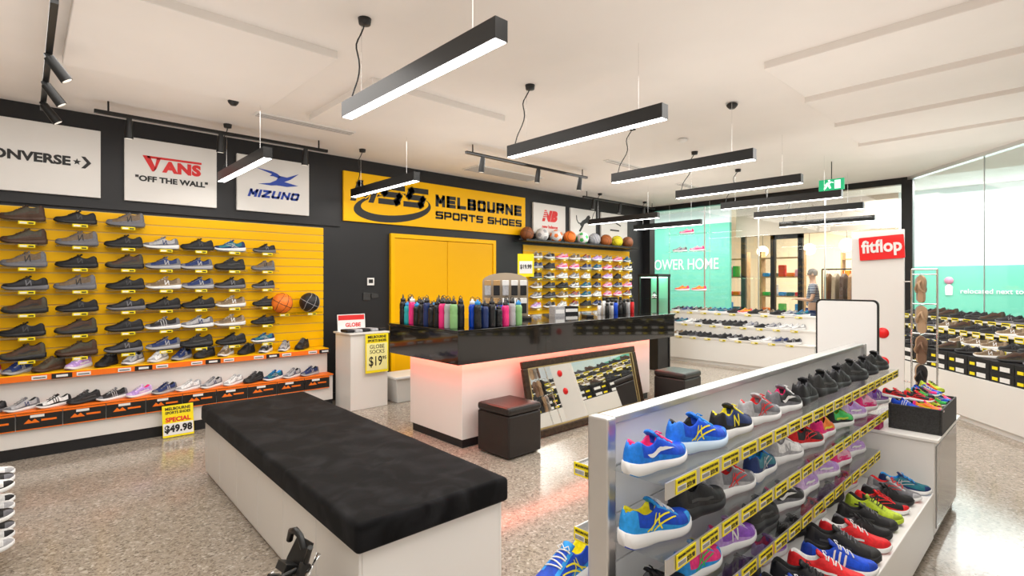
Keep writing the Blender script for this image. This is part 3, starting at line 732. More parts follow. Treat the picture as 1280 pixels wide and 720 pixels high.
g=G(); g.box(-.045,-.09,0,.045,.09,.03); part(r,'terminal_body',(g,blk),bevel=.008); g=G(); g.box(-.035,.01,.03,.035,.075,.032); part(r,'terminal_screen',(g,mat('scr',(.2,.3,.3),.2)))
for i,(x,y,w,h,c) in enumerate([(6.02,4.45,.16,.2,K),(5.2,4.5,.2,.1,K),(4.75,4.3,.14,.12,LG)]):
    g=G(); g.box(-w/2,-.07,0,w/2,.07,h,0); g.box(-w/2+.01,-.071,h*.3,w/2-.01,-.07,h*.7,1)
    o=thing('product_box','small carton of shoe accessories on counter','box',g.mesh('product_box',[smat(c),paper]),(x,y,1.08),(0,0,-.3)); bev(o,.003)

# ---------------- mirror leaning on counter
ang=math.atan2(.72,.16)
r=thing('floor_mirror','long mirror in ornate dark bronze frame leaning on counter','mirror',None,(4.445,3.50,.005),(ang,0,0))
W2,Hh=.945,.735
g=G(); g.box(-W2+.05,.05,.0,W2-.05,Hh-.05,.012); part(r,'mirror_glass',(g,mat('mirror_silver',(.86,.88,.86),.02,1)))
g=G(); f=.07
g.box(-W2,0,0,W2,f,.035); g.box(-W2,Hh-f,0,W2,Hh,.035); g.box(-W2,f,0,-W2+f,Hh-f,.035); g.box(W2-f,f,0,W2,Hh-f,.035)
part(r,'mirror_frame',(g,mat('bronze_frame',(.055,.03,.016),.3,.4,noise=.4,nscale=30)),bevel=.01)
g=G(); e=f
g.box(-W2+e,e,.02,W2-e,e+.012,.03); g.box(-W2+e,Hh-e-.012,.02,W2-e,Hh-e,.03); g.box(-W2+e,e,.02,-W2+e+.012,Hh-e,.03); g.box(W2-e-.012,e,.02,W2-e,Hh-e,.03)
part(r,'gold_beading',(g,mat('gold_trim',(.55,.42,.2),.3,.8)))

# ---------------- ottomans
def ottoman(x,y,s=.40,h=.44,rz=0):
    r=thing('ottoman','dark brown leatherette cube ottoman on floor','ottoman',None,(x,y,0),(0,0,rz),'cube ottomans')
    lm=mat('dark_leather',(.012,.008,.007),.35,bump=.25,nscale=120)
    g=G(); g.box(-s/2,-s/2,.015,s/2,s/2,h-.07); part(r,'ottoman_body',(g,lm),bevel=.015)
    g=G(); g.box(-s/2-.004,-s/2-.004,h-.07,s/2+.004,s/2+.004,h); part(r,'seat_pad',(g,lm),bevel=.025)
    for a in(-1,1):
        for b in(-1,1):
            g=G(); g.tube([(a*.14,b*.14,0),(a*.14,b*.14,.02)],.015,8); part(r,'foot',(g,blk))
ottoman(3.15,3.42,rz=.02); ottoman(5.75,3.26)
# ---------------- bench
r=thing('bench','long white storage bench with black velvet cushion','bench',None,(1.385,3.285,0),(0,0,math.radians(-1.2)))
g=G(); g.box(-.36,-1.34,.0,.36,1.34,.42); part(r,'bench_base',(g,wlam),bevel=.004)
for i in range(6):
    g=G(); y0=-1.34+i*.447; g.box(-.375,y0+.003,.03,-.36,y0+.444,.415); part(r,'door_panel',(g,wlam),bevel=.003)
g=G(); g.box(.36,-1.34,.03,.375,1.34,.415); part(r,'side_panel',(g,wlam),bevel=.003)
b=bmesh.new(); bmesh.ops.create_cube(b,size=1); bmesh.ops.scale(b,vec=(.80,2.74,.12),verts=b.verts)
bmesh.ops.bevel(b,geom=b.edges[:],offset=.026,segments=5,affect='EDGES',profile=.55)
bmesh.ops.subdivide_edges(b,edges=[e for e in b.edges if e.calc_length()>.5],cuts=24,use_grid_fill=True)
for v in b.verts:
    x,y,z=v.co
    if z>.0:
        v.co.z+=.004*mn.noise(Vector((x*5,y*5,0)))
    if abs(z)<.05:
        v.co.x+=.003*mn.noise(Vector((y*9,z*9,4))); v.co.y+=.003*mn.noise(Vector((x*9,z*9,7)))
for f in b.faces: f.smooth=True
me=bpy.data.meshes.new('cushion'); b.to_mesh(me); b.free()
def velvet():
    m=mat('black_velvet',(.004,.004,.0045),.8); nt=m.node_tree; bb=nt.nodes['Principled BSDF']
    bb.inputs['Specular IOR Level'].default_value=.10
    bb.inputs['Sheen Weight'].default_value=.05; bb.inputs['Sheen Roughness'].default_value=.4
    tc=nt.nodes.new('ShaderNodeTexCoord'); n=nt.nodes.new('ShaderNodeTexNoise'); n.inputs['Scale'].default_value=5; n.inputs['Detail'].default_value=8; n.inputs['Distortion'].default_value=1.0
    nt.links.new(tc.outputs['Object'],n.inputs['Vector']); rp=nt.nodes.new('ShaderNodeValToRGB')
    rp.color_ramp.elements[0].position=.45; rp.color_ramp.elements[0].color=(.004,.004,.0045,1); rp.color_ramp.elements[1].position=.75; rp.color_ramp.elements[1].color=(.019,.019,.021,1)
    nt.links.new(n.outputs['Fac'],rp.inputs[0]); nt.links.new(rp.outputs[0],bb.inputs['Base Color']); 
    n2=nt.nodes.new('ShaderNodeTexNoise'); n2.inputs['Scale'].default_value=300; bp=nt.nodes.new('ShaderNodeBump'); bp.inputs['Strength'].default_value=.3; bp.inputs['Distance'].default_value=.002
    nt.links.new(tc.outputs['Object'],n2.inputs['Vector']); nt.links.new(n2.outputs['Fac'],bp.inputs['Height']); nt.links.new(bp.outputs[0],bb.inputs['Normal']); return m
me.materials.append(velvet()); part(r,'cushion',me,(0,0,.476))

# ---------------- foot measuring device leaning on bench
r=thing('foot_measure','black metal foot measuring device leaning on the bench','foot measuring device',None,(.64,2.12,.0),(0,math.radians(25),math.radians(8)),None,1.12)
g=G(); pl=[(-.07,0),(.07,0),(.075,.06),(.055,.15),(.065,.3),(.05,.38),(-.05,.38),(-.065,.3),(-.055,.15),(-.075,.06)]
g.prism(pl,-.004,.004); part(r,'base_plate',(g,bmet),(0,0,.06),(PI/2,0,PI/2),bevel=.002)
g=G(); g.tube([(-.03,-.05,.42),(-.05,-.03,.455),(-.055,0,.465),(-.05,.03,.455),(-.03,.05,.42)],.012,8); part(r,'heel_cup',(g,bmet))
g=G(); g.tube([(-.03,-.05,.1),(-.05,-.03,.07),(-.055,0,.06),(-.05,.03,.07),(-.03,.05,.1)],.012,8); part(r,'heel_cup',(g,bmet))
g=G(); g.box(-.035,-.085,.26,.0,-.06,.38); g.tube([(-.02,-.075,.38),(-.05,-.11,.44)],.01,8); part(r,'width_slider',(g,blk),bevel=.004)
g=G(); g.box(-.05,.05,.22,.0,.075,.3); g.box(-.05,-.06,.235,-.02,.06,.25); part(r,'toe_slider',(g,blk),bevel=.004)
g=G(); g.box(-.06,-.03,.33,-.01,.03,.36); g.tube([(-.03,-.05,.35),(-.08,-.06,.33),(-.1,-.03,.3)],.009,8); part(r,'lever',(g,blk),bevel=.004)
g=G(); g.tube([(0,-.11,.30),(-.03,-.12,.36),(0,-.10,.42)],.009,8); part(r,'side_arm',(g,chrome))
g=G(); g.tube([(-.02,.08,.3),(-.05,.1,.26),(-.09,.09,.2)],.01,8); part(r,'side_arm',(g,chrome))
g=G(); g.box(-.05,-.06,0,.01,.06,.02); part(r,'foot_block',(g,blk),bevel=.004)

# ---------------- left edge small shoe stand
r=thing('shoe_stand','low white open shelved shoe stand','display stand',None,(-.42,3.9,0))
g=G()
for z in(.10,.25,.40): g.box(-.3,-.25,z,.28,.25,z+.02)
g.box(-.3,-.25,0,-.28,.25,.42); g.box(-.28,-.25,0,.28,-.235,.42); g.box(-.28,.235,0,.28,.25,.42); part(r,'stand_body',(g,wlam))
for k in range(3):
    for q in range(3):
        shoe(['whiteblk','blkwht','white'][(k+q)%3],-.185,3.76+.13*q,.42-.15*k,0.05,'on low open stand','shoes on the low stand',scale=1.05)

# ---------------- gondola
GY0=1.0
r=thing('shoe_gondola','double-sided aluminium and white shoe display gondola','display gondola',None,(0,0,0))
g=G()
for i in range(5): g.box(1.36,GY0+.002,.30+.153*i+.003,4.2,GY0+.038,.30+.153*(i+1)-.003,0)
g.box(1.36,GY0+.01,.1,4.2,GY0+.03,1.06,0)
part(r,'slat_panel',(g,mat('pearl_panel',(.86,.86,.86),.2)))
for x in(1.315,4.2):
    g=G(); g.box(x,GY0-.02,0,x+.045,GY0+.06,1.075); part(r,'end_post',(g,alu),bevel=.006)
g=G(); g.box(1.36,GY0-.012,1.05,4.2,GY0+.052,1.075); part(r,'top_rail',(g,alu),bevel=.004)
SHZ=[.92,.70,.49]
for k,z in enumerate(SHZ):
    xe=4.22 if k<2 else 3.76
    g=G(); g.box(1.34,GY0-.20,z-.006,xe,GY0,z); part(r,'shelf',(g,acryl))
    g=G(); g.box(1.34,GY0-.205,z-.045,xe,GY0-.2,z+.004); part(r,'price_rail',(g,alu))
    for i in range(19):
        if 1.46+.148*i<xe-.05: obj('price_tag',TAGBIG,(1.45+.148*i,GY0-.206,z-.02),(PI/2,0,random.uniform(-.02,.02)),parent=r)
    dd=.16 if k<2 else .30
    g=G(); g.box(1.30 if k==2 else 1.37,GY0+(.062 if k==2 else .04),z-.046,4.22,GY0+dd,z-.04); part(r,'shelf',(g,acryl))
    g=G(); g.box(1.37,GY0+dd,z-.07,4.22,GY0+dd+.005,z-.036); part(r,'price_rail',(g,alu))
g=G(); g.box(1.34,.55,.04,3.78,GY0,.30); part(r,'deck_base',(g,wlam),bevel=.005)
g=G(); g.box(1.34,GY0+.04,.04,4.2,GY0+.30,.25); part(r,'deck_base',(g,wlam),bevel=.005)
g=G(); g.box(1.36,.6,0,3.76,GY0+.28,.04); part(r,'kickboard',(g,blk))
for z in SHZ[:2]:
    obj('price_tag',TAGBIG,(1.365,GY0+.11,z-.05),(PI/2,0,-PI/2),parent=r,scale=(.8,1,1))
rw=[['bluepink','bluecross','navyyel','greyred','blackpink','black','blackb','black','blackb','black','blackb'],
    ['bluey','blackb','greyred','teal','white','blackred','orange','green','lilac','pink','purple'],
    ['black','multi','purple','blackb','blackpink','lilac','lilac','pink','lilac','purple','pink']]
for k,z in enumerate(SHZ):
    for i in range(11):
        x=1.455+.264*i
        if k==2 and x>3.7: continue
        shoe(rw[k][i],x,GY0-.10,z,random.uniform(-.16,.16)-.05,'on clear gondola shelf','shoes on the gondola shelves',scale=1.0)
dk=['white','blackpink','black','multi','bluestr','blacksw','redwht','bluestr','blackb','redwht','black','blackb','lime','blackred','black','greyred','teal','bluecross']
for i in range(17):
    x=1.55+.134*i
    shoe(dk[i],x,.69+random.uniform(-.02,.02),.30,-PI/2+.3+random.uniform(-.3,.3),'on white gondola deck','shoes on the gondola deck',scale=1.0 if i<10 else .88)
dk2=['blackpink','white','blackb','purple','black','blackred','blackb','orange']
for i in range(8):
    x=1.55+.28*i
    shoe(dk2[i],x,.915,.30,random.uniform(-.1,.1),'at the back of gondola deck','shoes at the back of the gondola deck',scale=.88)
shoe('bluey',1.36,GY0+.205,.45,PI+.05,'on rear gondola shelf','shoes on the rear gondola shelves',scale=1.1)
shoe('bluecross',1.70,GY0+.205,.45,PI+.05,'on rear gondola shelf','shoes on the rear gondola shelves',scale=1.0)
shoe('bluecross',1.36,GY0+.20,.25,PI+.05,'on rear gondola base ledge','shoes on the rear gondola shelves',scale=1.1)
for i,x in enumerate((1.95,2.25,2.55)):
    shoe(['grey','pink','black'][i],x,GY0+.10,.66,0,'on rear gondola shelf','shoes on the rear gondola shelves',scale=.75)

# end cabinet + crate
r=thing('end_cabinet','white low cabinet at the end of the gondola','cabinet',None,(4.2,.75,0))
g=G(); g.box(-.4,-.2,.05,.4,.22,.58); part(r,'cabinet_body',(g,wlam),bevel=.005)
g=G(); g.box(-.41,-.22,.58,.42,.22,.6); part(r,'cabinet_top',(g,wlam),bevel=.004)
g=G(); g.box(-.38,-.18,0,.38,.22,.05); part(r,'kickboard',(g,blk))
g=G(); g.box(-.36,-.206,.08,.36,.0-.2,.55); part(r,'glass_front',(g,mat('grey_glass_front',(.3,.3,.29),.1)))
CX,CY=4.18,.66
r=thing('display_crate','black open display crate on white cabinet','crate',None,(CX,CY,.6))
g=G()
g.box(-.27,-.13,0,.27,.13,.01); g.box(-.27,-.13,.01,.27,-.12,.15); g.box(-.27,.12,.01,.27,.13,.15); g.box(-.27,-.12,.01,-.26,.12,.15); g.box(.26,-.12,.01,.27,.12,.15)
g.box(-.26,-.12,.11,.26,.12,.12)
part(r,'crate_body',(g,mat('woven_black',(.02,.02,.02),.6,noise=.5,nscale=120)),bevel=.003)
ck=['orange','lime','blackred','green','bluecross','black','multi','bluestr','navyyel','redwht','blackpink','black','orange','lime','blackred','green','black','multi','bluestr','orange','lime','blackred']
for i,key in enumerate(ck):
    lay=i//14; j=i%14
    shoe(key,CX-.21+.07*(j%7)+.03*lay,CY-.055+.11*(j//7)+.05*lay,.721+.05*lay,-PI/2+random.uniform(-1.2,1.2),'piled in black display crate','small shoes in the crate',scale=.54,rx=random.uniform(-.15,.15)*lay)
g=G(); g.box(-.05,-.07,0,.05,.07,.07)
o=thing('shoe_box','magenta cardboard shoe box on white end cabinet','box',g.mesh('shoe_box',[mat('magenta_card',(.45,.01,.14),.5)]),(3.845,.88,.6)); bev(o,.004)

# white framed panel at gondola end
def rrect(w,h,rad,n=6):
    p=[]
    for cx,cy,a0 in((w-rad,h-rad,0),(-w+rad,h-rad,PI/2),(-w+rad,-h+rad,PI),(w-rad,-h+rad,3*PI/2)):
        for i in range(n+1): a=a0+PI/2*i/n; p.append((cx+rad*math.cos(a),cy+rad*math.sin(a)))
    return p
r=thing('framed_panel','white panel in rounded black frame on gondola end','sign panel',None,(4.40,1.14,.92),BACKROT)
g=G(); g.prism(rrect(.2,.25,.035),0,.015); part(r,'black_frame',(g,blk),(0,.2,0)); g=G(); g.prism(rrect(.188,.238,.03),0,.003); part(r,'white_face',(g,paper),(0,.2,.015))
g=G(); g.tube([(0,-.92,.008),(0,.0,.008)],.012,8); g.box(-.13,-.92,-.1,.13,-.9,.1); part(r,'support_pole',(g,alu))

# sandal stand
r=thing('sandal_display','tall white sandal display stand with red header sign','display stand',None,(6.5,1.41,0))
g=G(); g.box(0,-.23,.05,.03,.23,2.03); part(r,'back_panel',(g,white),bevel=.004)
g=G(); g.box(-.2,-.26,0,.3,.26,.05); part(r,'stand_base',(g,wlam),bevel=.004)
g=G(); g.prism(rrect(.195,.12,.012),0,.012); h=part(r,'header_sign',(g,red),(-.005,-.04,1.85),(PI/2,math.radians(-3),-PI/2))
obj('lettering',textgeo('fitflop',.35,.175,.03,mats=(paper,)),(0,0,.012),parent=h)
for z in(.7,1.0): 
    g=G(); g.lathe([(0,0),(.055,0),(.055,.004),(0,.004)],20); part(r,'red_disc',(g,red),(-.001,-.05,z-.03),BACKROT)
g=G(); 
for y in(-.50,-.30): g.tube([(-.05,y,0),(-.05,y,1.62)],.009,8)
g.tube([(-.05,-.50,1.62),(-.05,-.30,1.62)],.009,8); g.tube([(-.05,-.50,.03),(-.05,-.30,.03)],.009,8)
SZ=(1.57,1.28,.99,.72)
for z in SZ: g.tube([(-.05,-.50,z),(-.05,-.30,z)],.006,6); g.tube([(-.05,-.40,z),(-.26,-.40,z)],.005,6)
g.tube([(-.05,-.30,.5),(0,-.23,.5)],.007,6); g.tube([(-.05,-.30,1.5),(0,-.23,1.5)],.007,6)
part(r,'chrome_frame',(g,chrome))
SG=G()
n=14; v=[]
for i in range(n+1):
    t=i/n; W=herm(WT,t)*1.05; x=t*.26-.13
    for q in((W,0),(W,.022),(-W,.022),(-W,0)): v.append((x,q[0],q[1]))
ff=[]
for i in range(n):
    for j in range(4): ff.append((i*4+j,(i+1)*4+j,(i+1)*4+(j+1)%4,i*4+(j+1)%4))
ff.append((0,1,2,3)); ff.append((n*4+3,n*4+2,n*4+1,n*4)); SG.add(v,ff)
ST=G()
for sg in(1,-1): ST.tube([(.075,0,.02),(.05,sg*.01,.045),(0,sg*.03,.05),(-.03,sg*.036,.02)],.010,6)
SM={}
for nm,c in(('tan',(.45,.3,.18)),('grey',(.4,.37,.34)),('black',K),('brown',(.18,.1,.06))):
    SM[nm]=(SG.mesh('sandal_sole',[solem(c)]),ST.mesh('sandal_strap',[smat(c)]))
for zi,z in enumerate(SZ):
    for q in range(3):
        nm=['tan','grey','tan','grey','brown','tan','black'][(zi*2+q)%7]
        s=thing('sandal',nm+' thong sandal hanging from chrome arm','sandal',None,(6.5-.26+.065*q,1.41-.40+.02*(q-1),z-.14),(0,-PI/2,.35*q-.5+random.uniform(-.3,.3)),'hanging sandals')
        obj('sandal_sole',SM[nm][0],parent=s); obj('sandal_strap',SM[nm][1],parent=s)

# ---------------- stepped racks
def rack(label,ox,oy,rz,length,base,tiers,step,place,group,keys,sp,strips,angle=.35,ledge=0,scl=.9):
    r=thing('shoe_rack',label,'shoe rack',None,(ox,oy,0),(0,0,rz))
    dep=step*len(tiers)+.02
    g=G(); g.box(0,-ledge,.06,length,dep,base-.02); part(r,'rack_base',(g,wlam),bevel=.004)
    g=G(); g.box(.01,.03-ledge,0,length-.01,dep-.01,.06); part(r,'kickboard',(g,wlam))
    M=T(ox,oy,0)@RZ(rz)
    for k,z in enumerate(tiers):
        g=G(); g.box(0,k*step-.01,z-.02,length,dep,z); part(r,'tier_shelf',(g,wlam))
        z0=(base-.02) if k==0 else tiers[k-1]
        if z-.02-z0>.005:
            g=G(); g.box(.0,k*step,z0,length,k*step+.01,z-.02); part(r,'riser',(g,wlam if not strips else blk))
        sp_=.2 if strips else .28
        nt=int(length/sp_)
        for i in range(min(nt,30)):
            obj('price_tag',TAGTALL if strips else TAGSM,(.15+sp_*i,k*step-.011,z-.025),(PI/2,0,0),parent=r)
        n=int((length-.1)/sp)
        for i in range(n):
            p=M@Vector((.12+sp*i,k*step+step*.5,z))
            shoe(random.choice(keys),p.x,p.y,p.z,rz+PI+angle+random.uniform(-.15,.15),place,group,far=True,scale=scl)
    if ledge:
        for row in range(2):
            for i in range(int(length/.31)):
                p=M@Vector((.17+.31*i,-ledge+.12,base-.018+.105*row))
                thing('shoe_box','black cardboard shoe box with white end label on rack','box',BOXM,tuple(p),(0,0,rz),'stacked black shoe boxes')
        for i in range(int(length/.31)):
            p=M@Vector((.17+.31*i,-ledge+.12,base-.018+.21))
            shoe(random.choice(keys),p.x,p.y,p.z,rz+PI+angle+random.uniform(-.15,.15),'on top of stacked shoe boxes','shoes on stacked boxes',far=True,scale=scl)
g=G(); g.box(-.15,-.1,0,.15,.1,.07,0); g.box(-.152,-.102,.07,.152,.102,.103,0); g.box(-.02,-.1035,.015,.1,-.1,.06,1); g.box(-.12,-.1035,.02,-.05,-.1,.05,2)
BOXM=g.mesh('shoe_box',[smat((.014,.014,.016)),paper,ytag])
rack('white stepped shoe rack along shopfront glass',9.10,5.55,-PI/2,2.75,.46,[.48,.70,.92],.20,'on white stepped rack','shoes on the glass-front rack',['blackb','black','dress','charcoal','grey','white','blkwht','black','tan','black','orange','teal','navy'],.19,False,.65,scl=.93)
p=C0+N*.66+D*.45
rack('white stepped shoe rack with stacked boxes by angled glass',p.x,p.y,math.atan2(D.y,D.x),4.6,.52,[.78,.92,1.04],.16,'on stepped rack by angled glass','shoes on the angled rack',['black','blackb','dress','charcoal','brown','dress','black','tan','black'],.25,True,.5,ledge=.24)

# window shelves w/ shoes
for z in (2.1,1.32,2.45):
    r=thing('glass_shelf','clear glass shelf hung on wires in shop window','shelf',None,(9.7,5.25,z),(0,0,0),'window shelves')
    g=G(); g.box(-.12,-.45,-.008,.12,.45,0); part(r,'shelf_plate',(g,acryl))
    for sy in(-1,1):
        t_={2.1:.335,1.32:.765,2.45:CH-2.45}[z]
        g=G(); g.tube([(0,sy*.43,.0),(0,sy*.43,t_)],.003,5); part(r,'wire',(g,chrome))
for key,y,z in [('pink',5.3,2.45),('grey',5.45,2.1),('pink',5.08,2.1),('orange',5.4,1.32),('orange',5.04,1.32)]:
    shoe(key,9.7,y,z,PI/2+.4,'on glass window shelf','shoes on window shelves',far=True)

# lit display tower
r=thing('display_tower','dark framed glass display tower with green lit interior','display cabinet',None,(8.0,4.98,0))
g=G()
for a in(-.18,.18):
    for b in(-.18,.18): g.box(a-.015,b-.015,0,a+.015,b+.015,1.6)
g.box(-.2,-.2,1.58,.2,.2,1.63); g.box(-.18,-.18,0,.18,.18,.8); part(r,'tower_frame',(g,bmet),bevel=.003)
g=G(); g.box(-.17,-.17,1.2,.17,.17,1.208)
part(r,'tower_shelf',(g,acryl))
g=G(); g.box(-.16,-.16,1.565,.16,.16,1.578); part(r,'tower_lamp',(g,mat('green_lamp',(.5,1,.7),.4,emit=6)))
g=G(); g.box(.165,-.165,.8,.17,.165,1.56); part(r,'tower_back',(g,mat('tower_back',(.25,.6,.45),.4)))
for z,k in((.801,'greyred'),(1.209,'whiteblk')): shoe(k,8.0,4.98,z,PI+.6,'inside glass display tower','shoes in tower',far=True)

# ---------------- pendants
def pendant(x,y0,y1,cord=True,z=2.55,ceil=None):
    r=thing('linear_pendant_lamp','long black linear pendant lamp with white lit diffuser','pendant lamp',None,(x,(y0+y1)/2,z),(0,0,0),'linear pendant lamps')
    L=(y1-y0)/2
    g=G(); g.box(-.036,-L,.012,.036,L,.095); g.box(-.036,-L,0,-.031,L,.012); g.box(.031,-L,0,.036,L,.012); g.box(-.031,-L,0,.031,-L+.006,.012); g.box(-.031,L-.006,0,.031,L,.012)
    part(r,'lamp_housing',(g,bmet))
    g=G(); g.box(-.031,-L+.006,-.003,.031,L-.006,.012); part(r,'lamp_diffuser',(g,lamp))
    top=(ceil or CH)-z
    for sy in(-1,1):
        g=G(); g.tube([(0,sy*(L-.2),.095),(0,sy*(L-.2),top)],.0015,5); part(r,'suspension_wire',(g,chrome))
    if cord:
        pts=[]
        for i in range(15):
            t=i/14; pts.append((.035*math.sin(t*7)*math.sin(PI*t)+.0,L-.06-.18*t+.04*math.sin(t*9)*math.sin(PI*t),.095+t*(top-.115)))
        g=G(); g.tube(pts,.005,6); part(r,'power_cord',(g,blk))
        g=G(); g.lathe([(0,-.04),(.035,-.035),(.04,0),(0,0)],16); part(r,'ceiling_canopy',(g,blk),(0,L-.24,top))
for x,a,b in((1.52,1.70,3.19),(3.02,1.80,3.27),(4.60,1.88,3.36),(6.05,1.98,3.44),(7.45,1.98,3.52),(8.85,2.08,3.62)): pendant(x,a,b)
pendant(10.7,2.35,3.9,ceil=3.3)  # extra lamp added outside the glass, standing in for the pendants' reflection
for x in(1.52,3.0,7.65,9.1): pendant(x,4.68,6.12)
for x in (-1.2,): pendant(x,1.0,2.5); pendant(x,4.3,5.8)
for x in(1.5,4.5): pendant(x,-2.4,-.9)

def track(x,y,L,rz,spots,tilt=.5):
    d=.09 
    r=thing('track_light','black ceiling track with adjustable spot heads','track light',None,(x,y,CH),(0,0,rz),'ceiling track lights')
    g=G(); g.box(0,-.018,-.03-d,L,.018,-d); 
    for q in(.1,L-.1): g.tube([(q,0,-d),(q,0,0)],.008,6)
    part(r,'track_rail',(g,bmet))
    for s in spots:
        sp=part(r,'spot_head',(G().tube([(0,0,0),(0,0,-.16)],[.03,.036],14),bmet),(s,0,-d-.05),(tilt,0,0))
        g=G(); g.box(-.02,-.015,-.02,.02,.015,.025); part(sp,'spot_bracket',(g,bmet))
        g=G(); g.lathe([(0,-.155),(.028,-.155),(.028,-.162),(0,-.162)],14); part(sp,'spot_lens',(g,mat('lens',(1,.95,.85),.3,emit=.5)))
track(.45,5.85,2.1,0,[.25,1.0,1.85],.15); track(3.74,4.8,2.2,0,[.25,1.2,2.05],.15); track(7.2,5.9,2.3,0,[.3,1.1,1.9],.15); track(.12,3.7,2.4,PI/2,[.85,1.5,2.1],tilt=-.6)
def disc(name,label,cat,x,y,R,h,m):
    g=G(); g.lathe([(0,0),(R*.6,0),(R,-h*.3),(R*.9,-h*.6),(R*.5,-h),(0,-h)],20); thing(name,label,cat,g.mesh(name,[m]),(x,y,CH))
disc('sprinkler_head','small dark ceiling sprinkler rosette','sprinkler',1.35,5.05,.045,.05,blk)
disc('smoke_detector','small dark ceiling smoke detector','smoke detector',4.65,2.1,.05,.05,blk)
disc('smoke_detector','small white ceiling smoke detector','smoke detector',5.4,1.9+1.1,.055,.04,white)
for (x,y,w,l) in[(5.2,5.75,1.3,.35),(2.1,5.3,1.0,.12),(6.1,4.2,1.0,.1),(8.3,4.4,1.0,.12)]:
    g=G(); g.box(-w/2,-l/2,-.012,w/2,l/2,0,0)
    n=max(2,int(l/.035))
    for i in range(n): yy=-l/2+.02+i*(l-.04)/(n-1); g.box(-w/2+.02,yy-.004,-.018,w/2-.02,yy+.004,-.012,1)
    thing('air_vent','flat slotted air conditioning vent in ceiling','air vent',g.mesh('air_vent',[white,mat('vent_grey',(.45,.42,.4),.5)]),(x,y,CH))
# exit sign
r=thing('exit_sign','green running man exit sign hanging from ceiling','exit sign',None,(7.9,2.22,2.79),BACKROT)
g=G(); g.box(-.15,-.075,0,.15,.075,.03); part(r,'sign_box',(g,greend),bevel=.004)
g=G(); g.box(.04,-.055,.03,.11,.055,.032); g.prism([(-.09,-.05),(-.07,-.055),(-.04,-.01),(-.02,-.05),(0,-.045),(-.02,.01),(.0,.03),(.03,.02),(.03,.03),(0,.042),(-.05,.03),(-.08,.0),(-.07,-.01),(-.05,.01)],.03,.032); g.prism([(-.025+.013*math.cos(a),.055+.013*math.sin(a)) for a in [PI*i/5 for i in range(10)]],.03,.032)
part(r,'pictogram',(g,mat('lit_white',(.8,1,.9),.4,emit=1.0)))
g=G(); g.tube([(0,.075,.015),(0,.31,.015)],.006,6); part(r,'hanger',(g,blk))

# ---------------- mall contents
r=thing('clothing_rail','black metal clothing rail in the mall shop','clothing rail',None,(12.0,3.15,0))
g=G()
for y in(-.4,.4): g.tube([(0,y,0),(0,y,1.75)],.014,8); g.tube([(-.25,y,.02),(.25,y,.02)],.014,8)
g.tube([(0,-.4,1.75),(0,.4,1.75)],.014,8); part(r,'rail_frame',(g,bmet))
for i,c in enumerate([(.25,.13,.06),(.35,.2,.1),(.12,.07,.05),(.4,.3,.2),(.2,.1,.05)]):
    r=thing('coat','brown coat on hanger on black rail','coat',None,(12.0,2.87+.14*i,1.66),(0,0,0),'coats on the rail')
    b=[(-.02,0),(-.2,-.07),(-.24,-.6),(-.18,-.6),(-.15,-.25),(-.2,-.95),(.2,-.95),(.15,-.25),(.18,-.6),(.24,-.6),(.2,-.07),(.02,0)]
    g=G(); g.prism(b,-.03,.03); part(r,'coat_body',(g,smat(c)),(0,0,0),(PI/2,0,0),bevel=.02)
    g=G(); g.tube([(0,0,-.01),(0,0,.03),(.02,0,.06),(.016,0,.095),(0,0,.11)],.004,6); part(r,'hanger_hook',(g,chrome))
for sx,sy in((14.3,5.2),(14.3,6.6),(16.5,3.9)):
    r=thing('display_shelving','tall timber shelving in the mall shop','shelving',None,(sx,sy,0),(0,0,0),'mall shop shelving')
    g=G()
    for y in(-.5,.5): g.box(0,y-.02,0,.3,y+.02,2.3)
    for z in(.1,.6,1.1,1.6,2.1): g.box(0,-.48,z,.3,.48,z+.03)
    part(r,'shelf_frame',(g,mat('timber',(.45,.28,.14),.5,noise=.2)))
    for i in range(15):
        g=G(); hh=random.choice([.1,.18,.3]); g.box(-.08,-.08,0,.08,.08,hh); z=[.63,1.13,1.63][i//5]
        o=thing('folded_garment','stack of folded coloured clothing on timber shelf','clothes',g.mesh('folded_garment',[smat([LP,Wt,TE,OR,GN,SK,RD][(i*3+int(sy))%7])]),(sx+.15,sy-.4+.2*(i%5),z),(0,0,0),'folded clothes'); bev(o,.02,3)
r=thing('tub_chair','white rounded tub chair in the mall','chair',None,(12.4,1.75,0),(0,0,.4))
g=G(); g.lathe([(0,.1),(.28,.1),(.3,.2),(.29,.42),(0,.43)],24); part(r,'seat',(g,paper)); 
g=G(); pts=[(.3*math.cos(a),.3*math.sin(a),.5) for a in [(-.15+1.3*i/14)*PI for i in range(15)]]
for zz in(.4,.46,.52,.58,.64,.7): g.tube([(x,y,zz) for x,y,z in pts],.05,8)
part(r,'backrest',(g,paper))
for a in range(4):
    g=G(); g.tube([(.2*math.cos(a*PI/2),.2*math.sin(a*PI/2),.11),(.22*math.cos(a*PI/2),.22*math.sin(a*PI/2),0)],.015,6); part(r,'leg',(g,mat('timber'))) 
for (x,y) in((13.9,3.6),(15.2,4.8),(15.2,6.0)):
    r=thing('globe_pendant','warm glowing globe pendant lamp in mall shop','pendant lamp',None,(x,y,2.35),(0,0,0),'mall globe lamps')
    b=bmesh.new(); bmesh.ops.create_uvsphere(b,u_segments=20,v_segments=14,radius=.15)
    for f in b.faces: f.smooth=True
    me=bpy.data.meshes.new('globe'); b.to_mesh(me); b.free(); me.materials.append(mat('warm_globe',(1,.85,.6),.4,emit=5)); part(r,'globe',me)
    g=G(); g.tube([(0,0,.15),(0,0,.95)],.006,6); part(r,'cable',(g,blk))

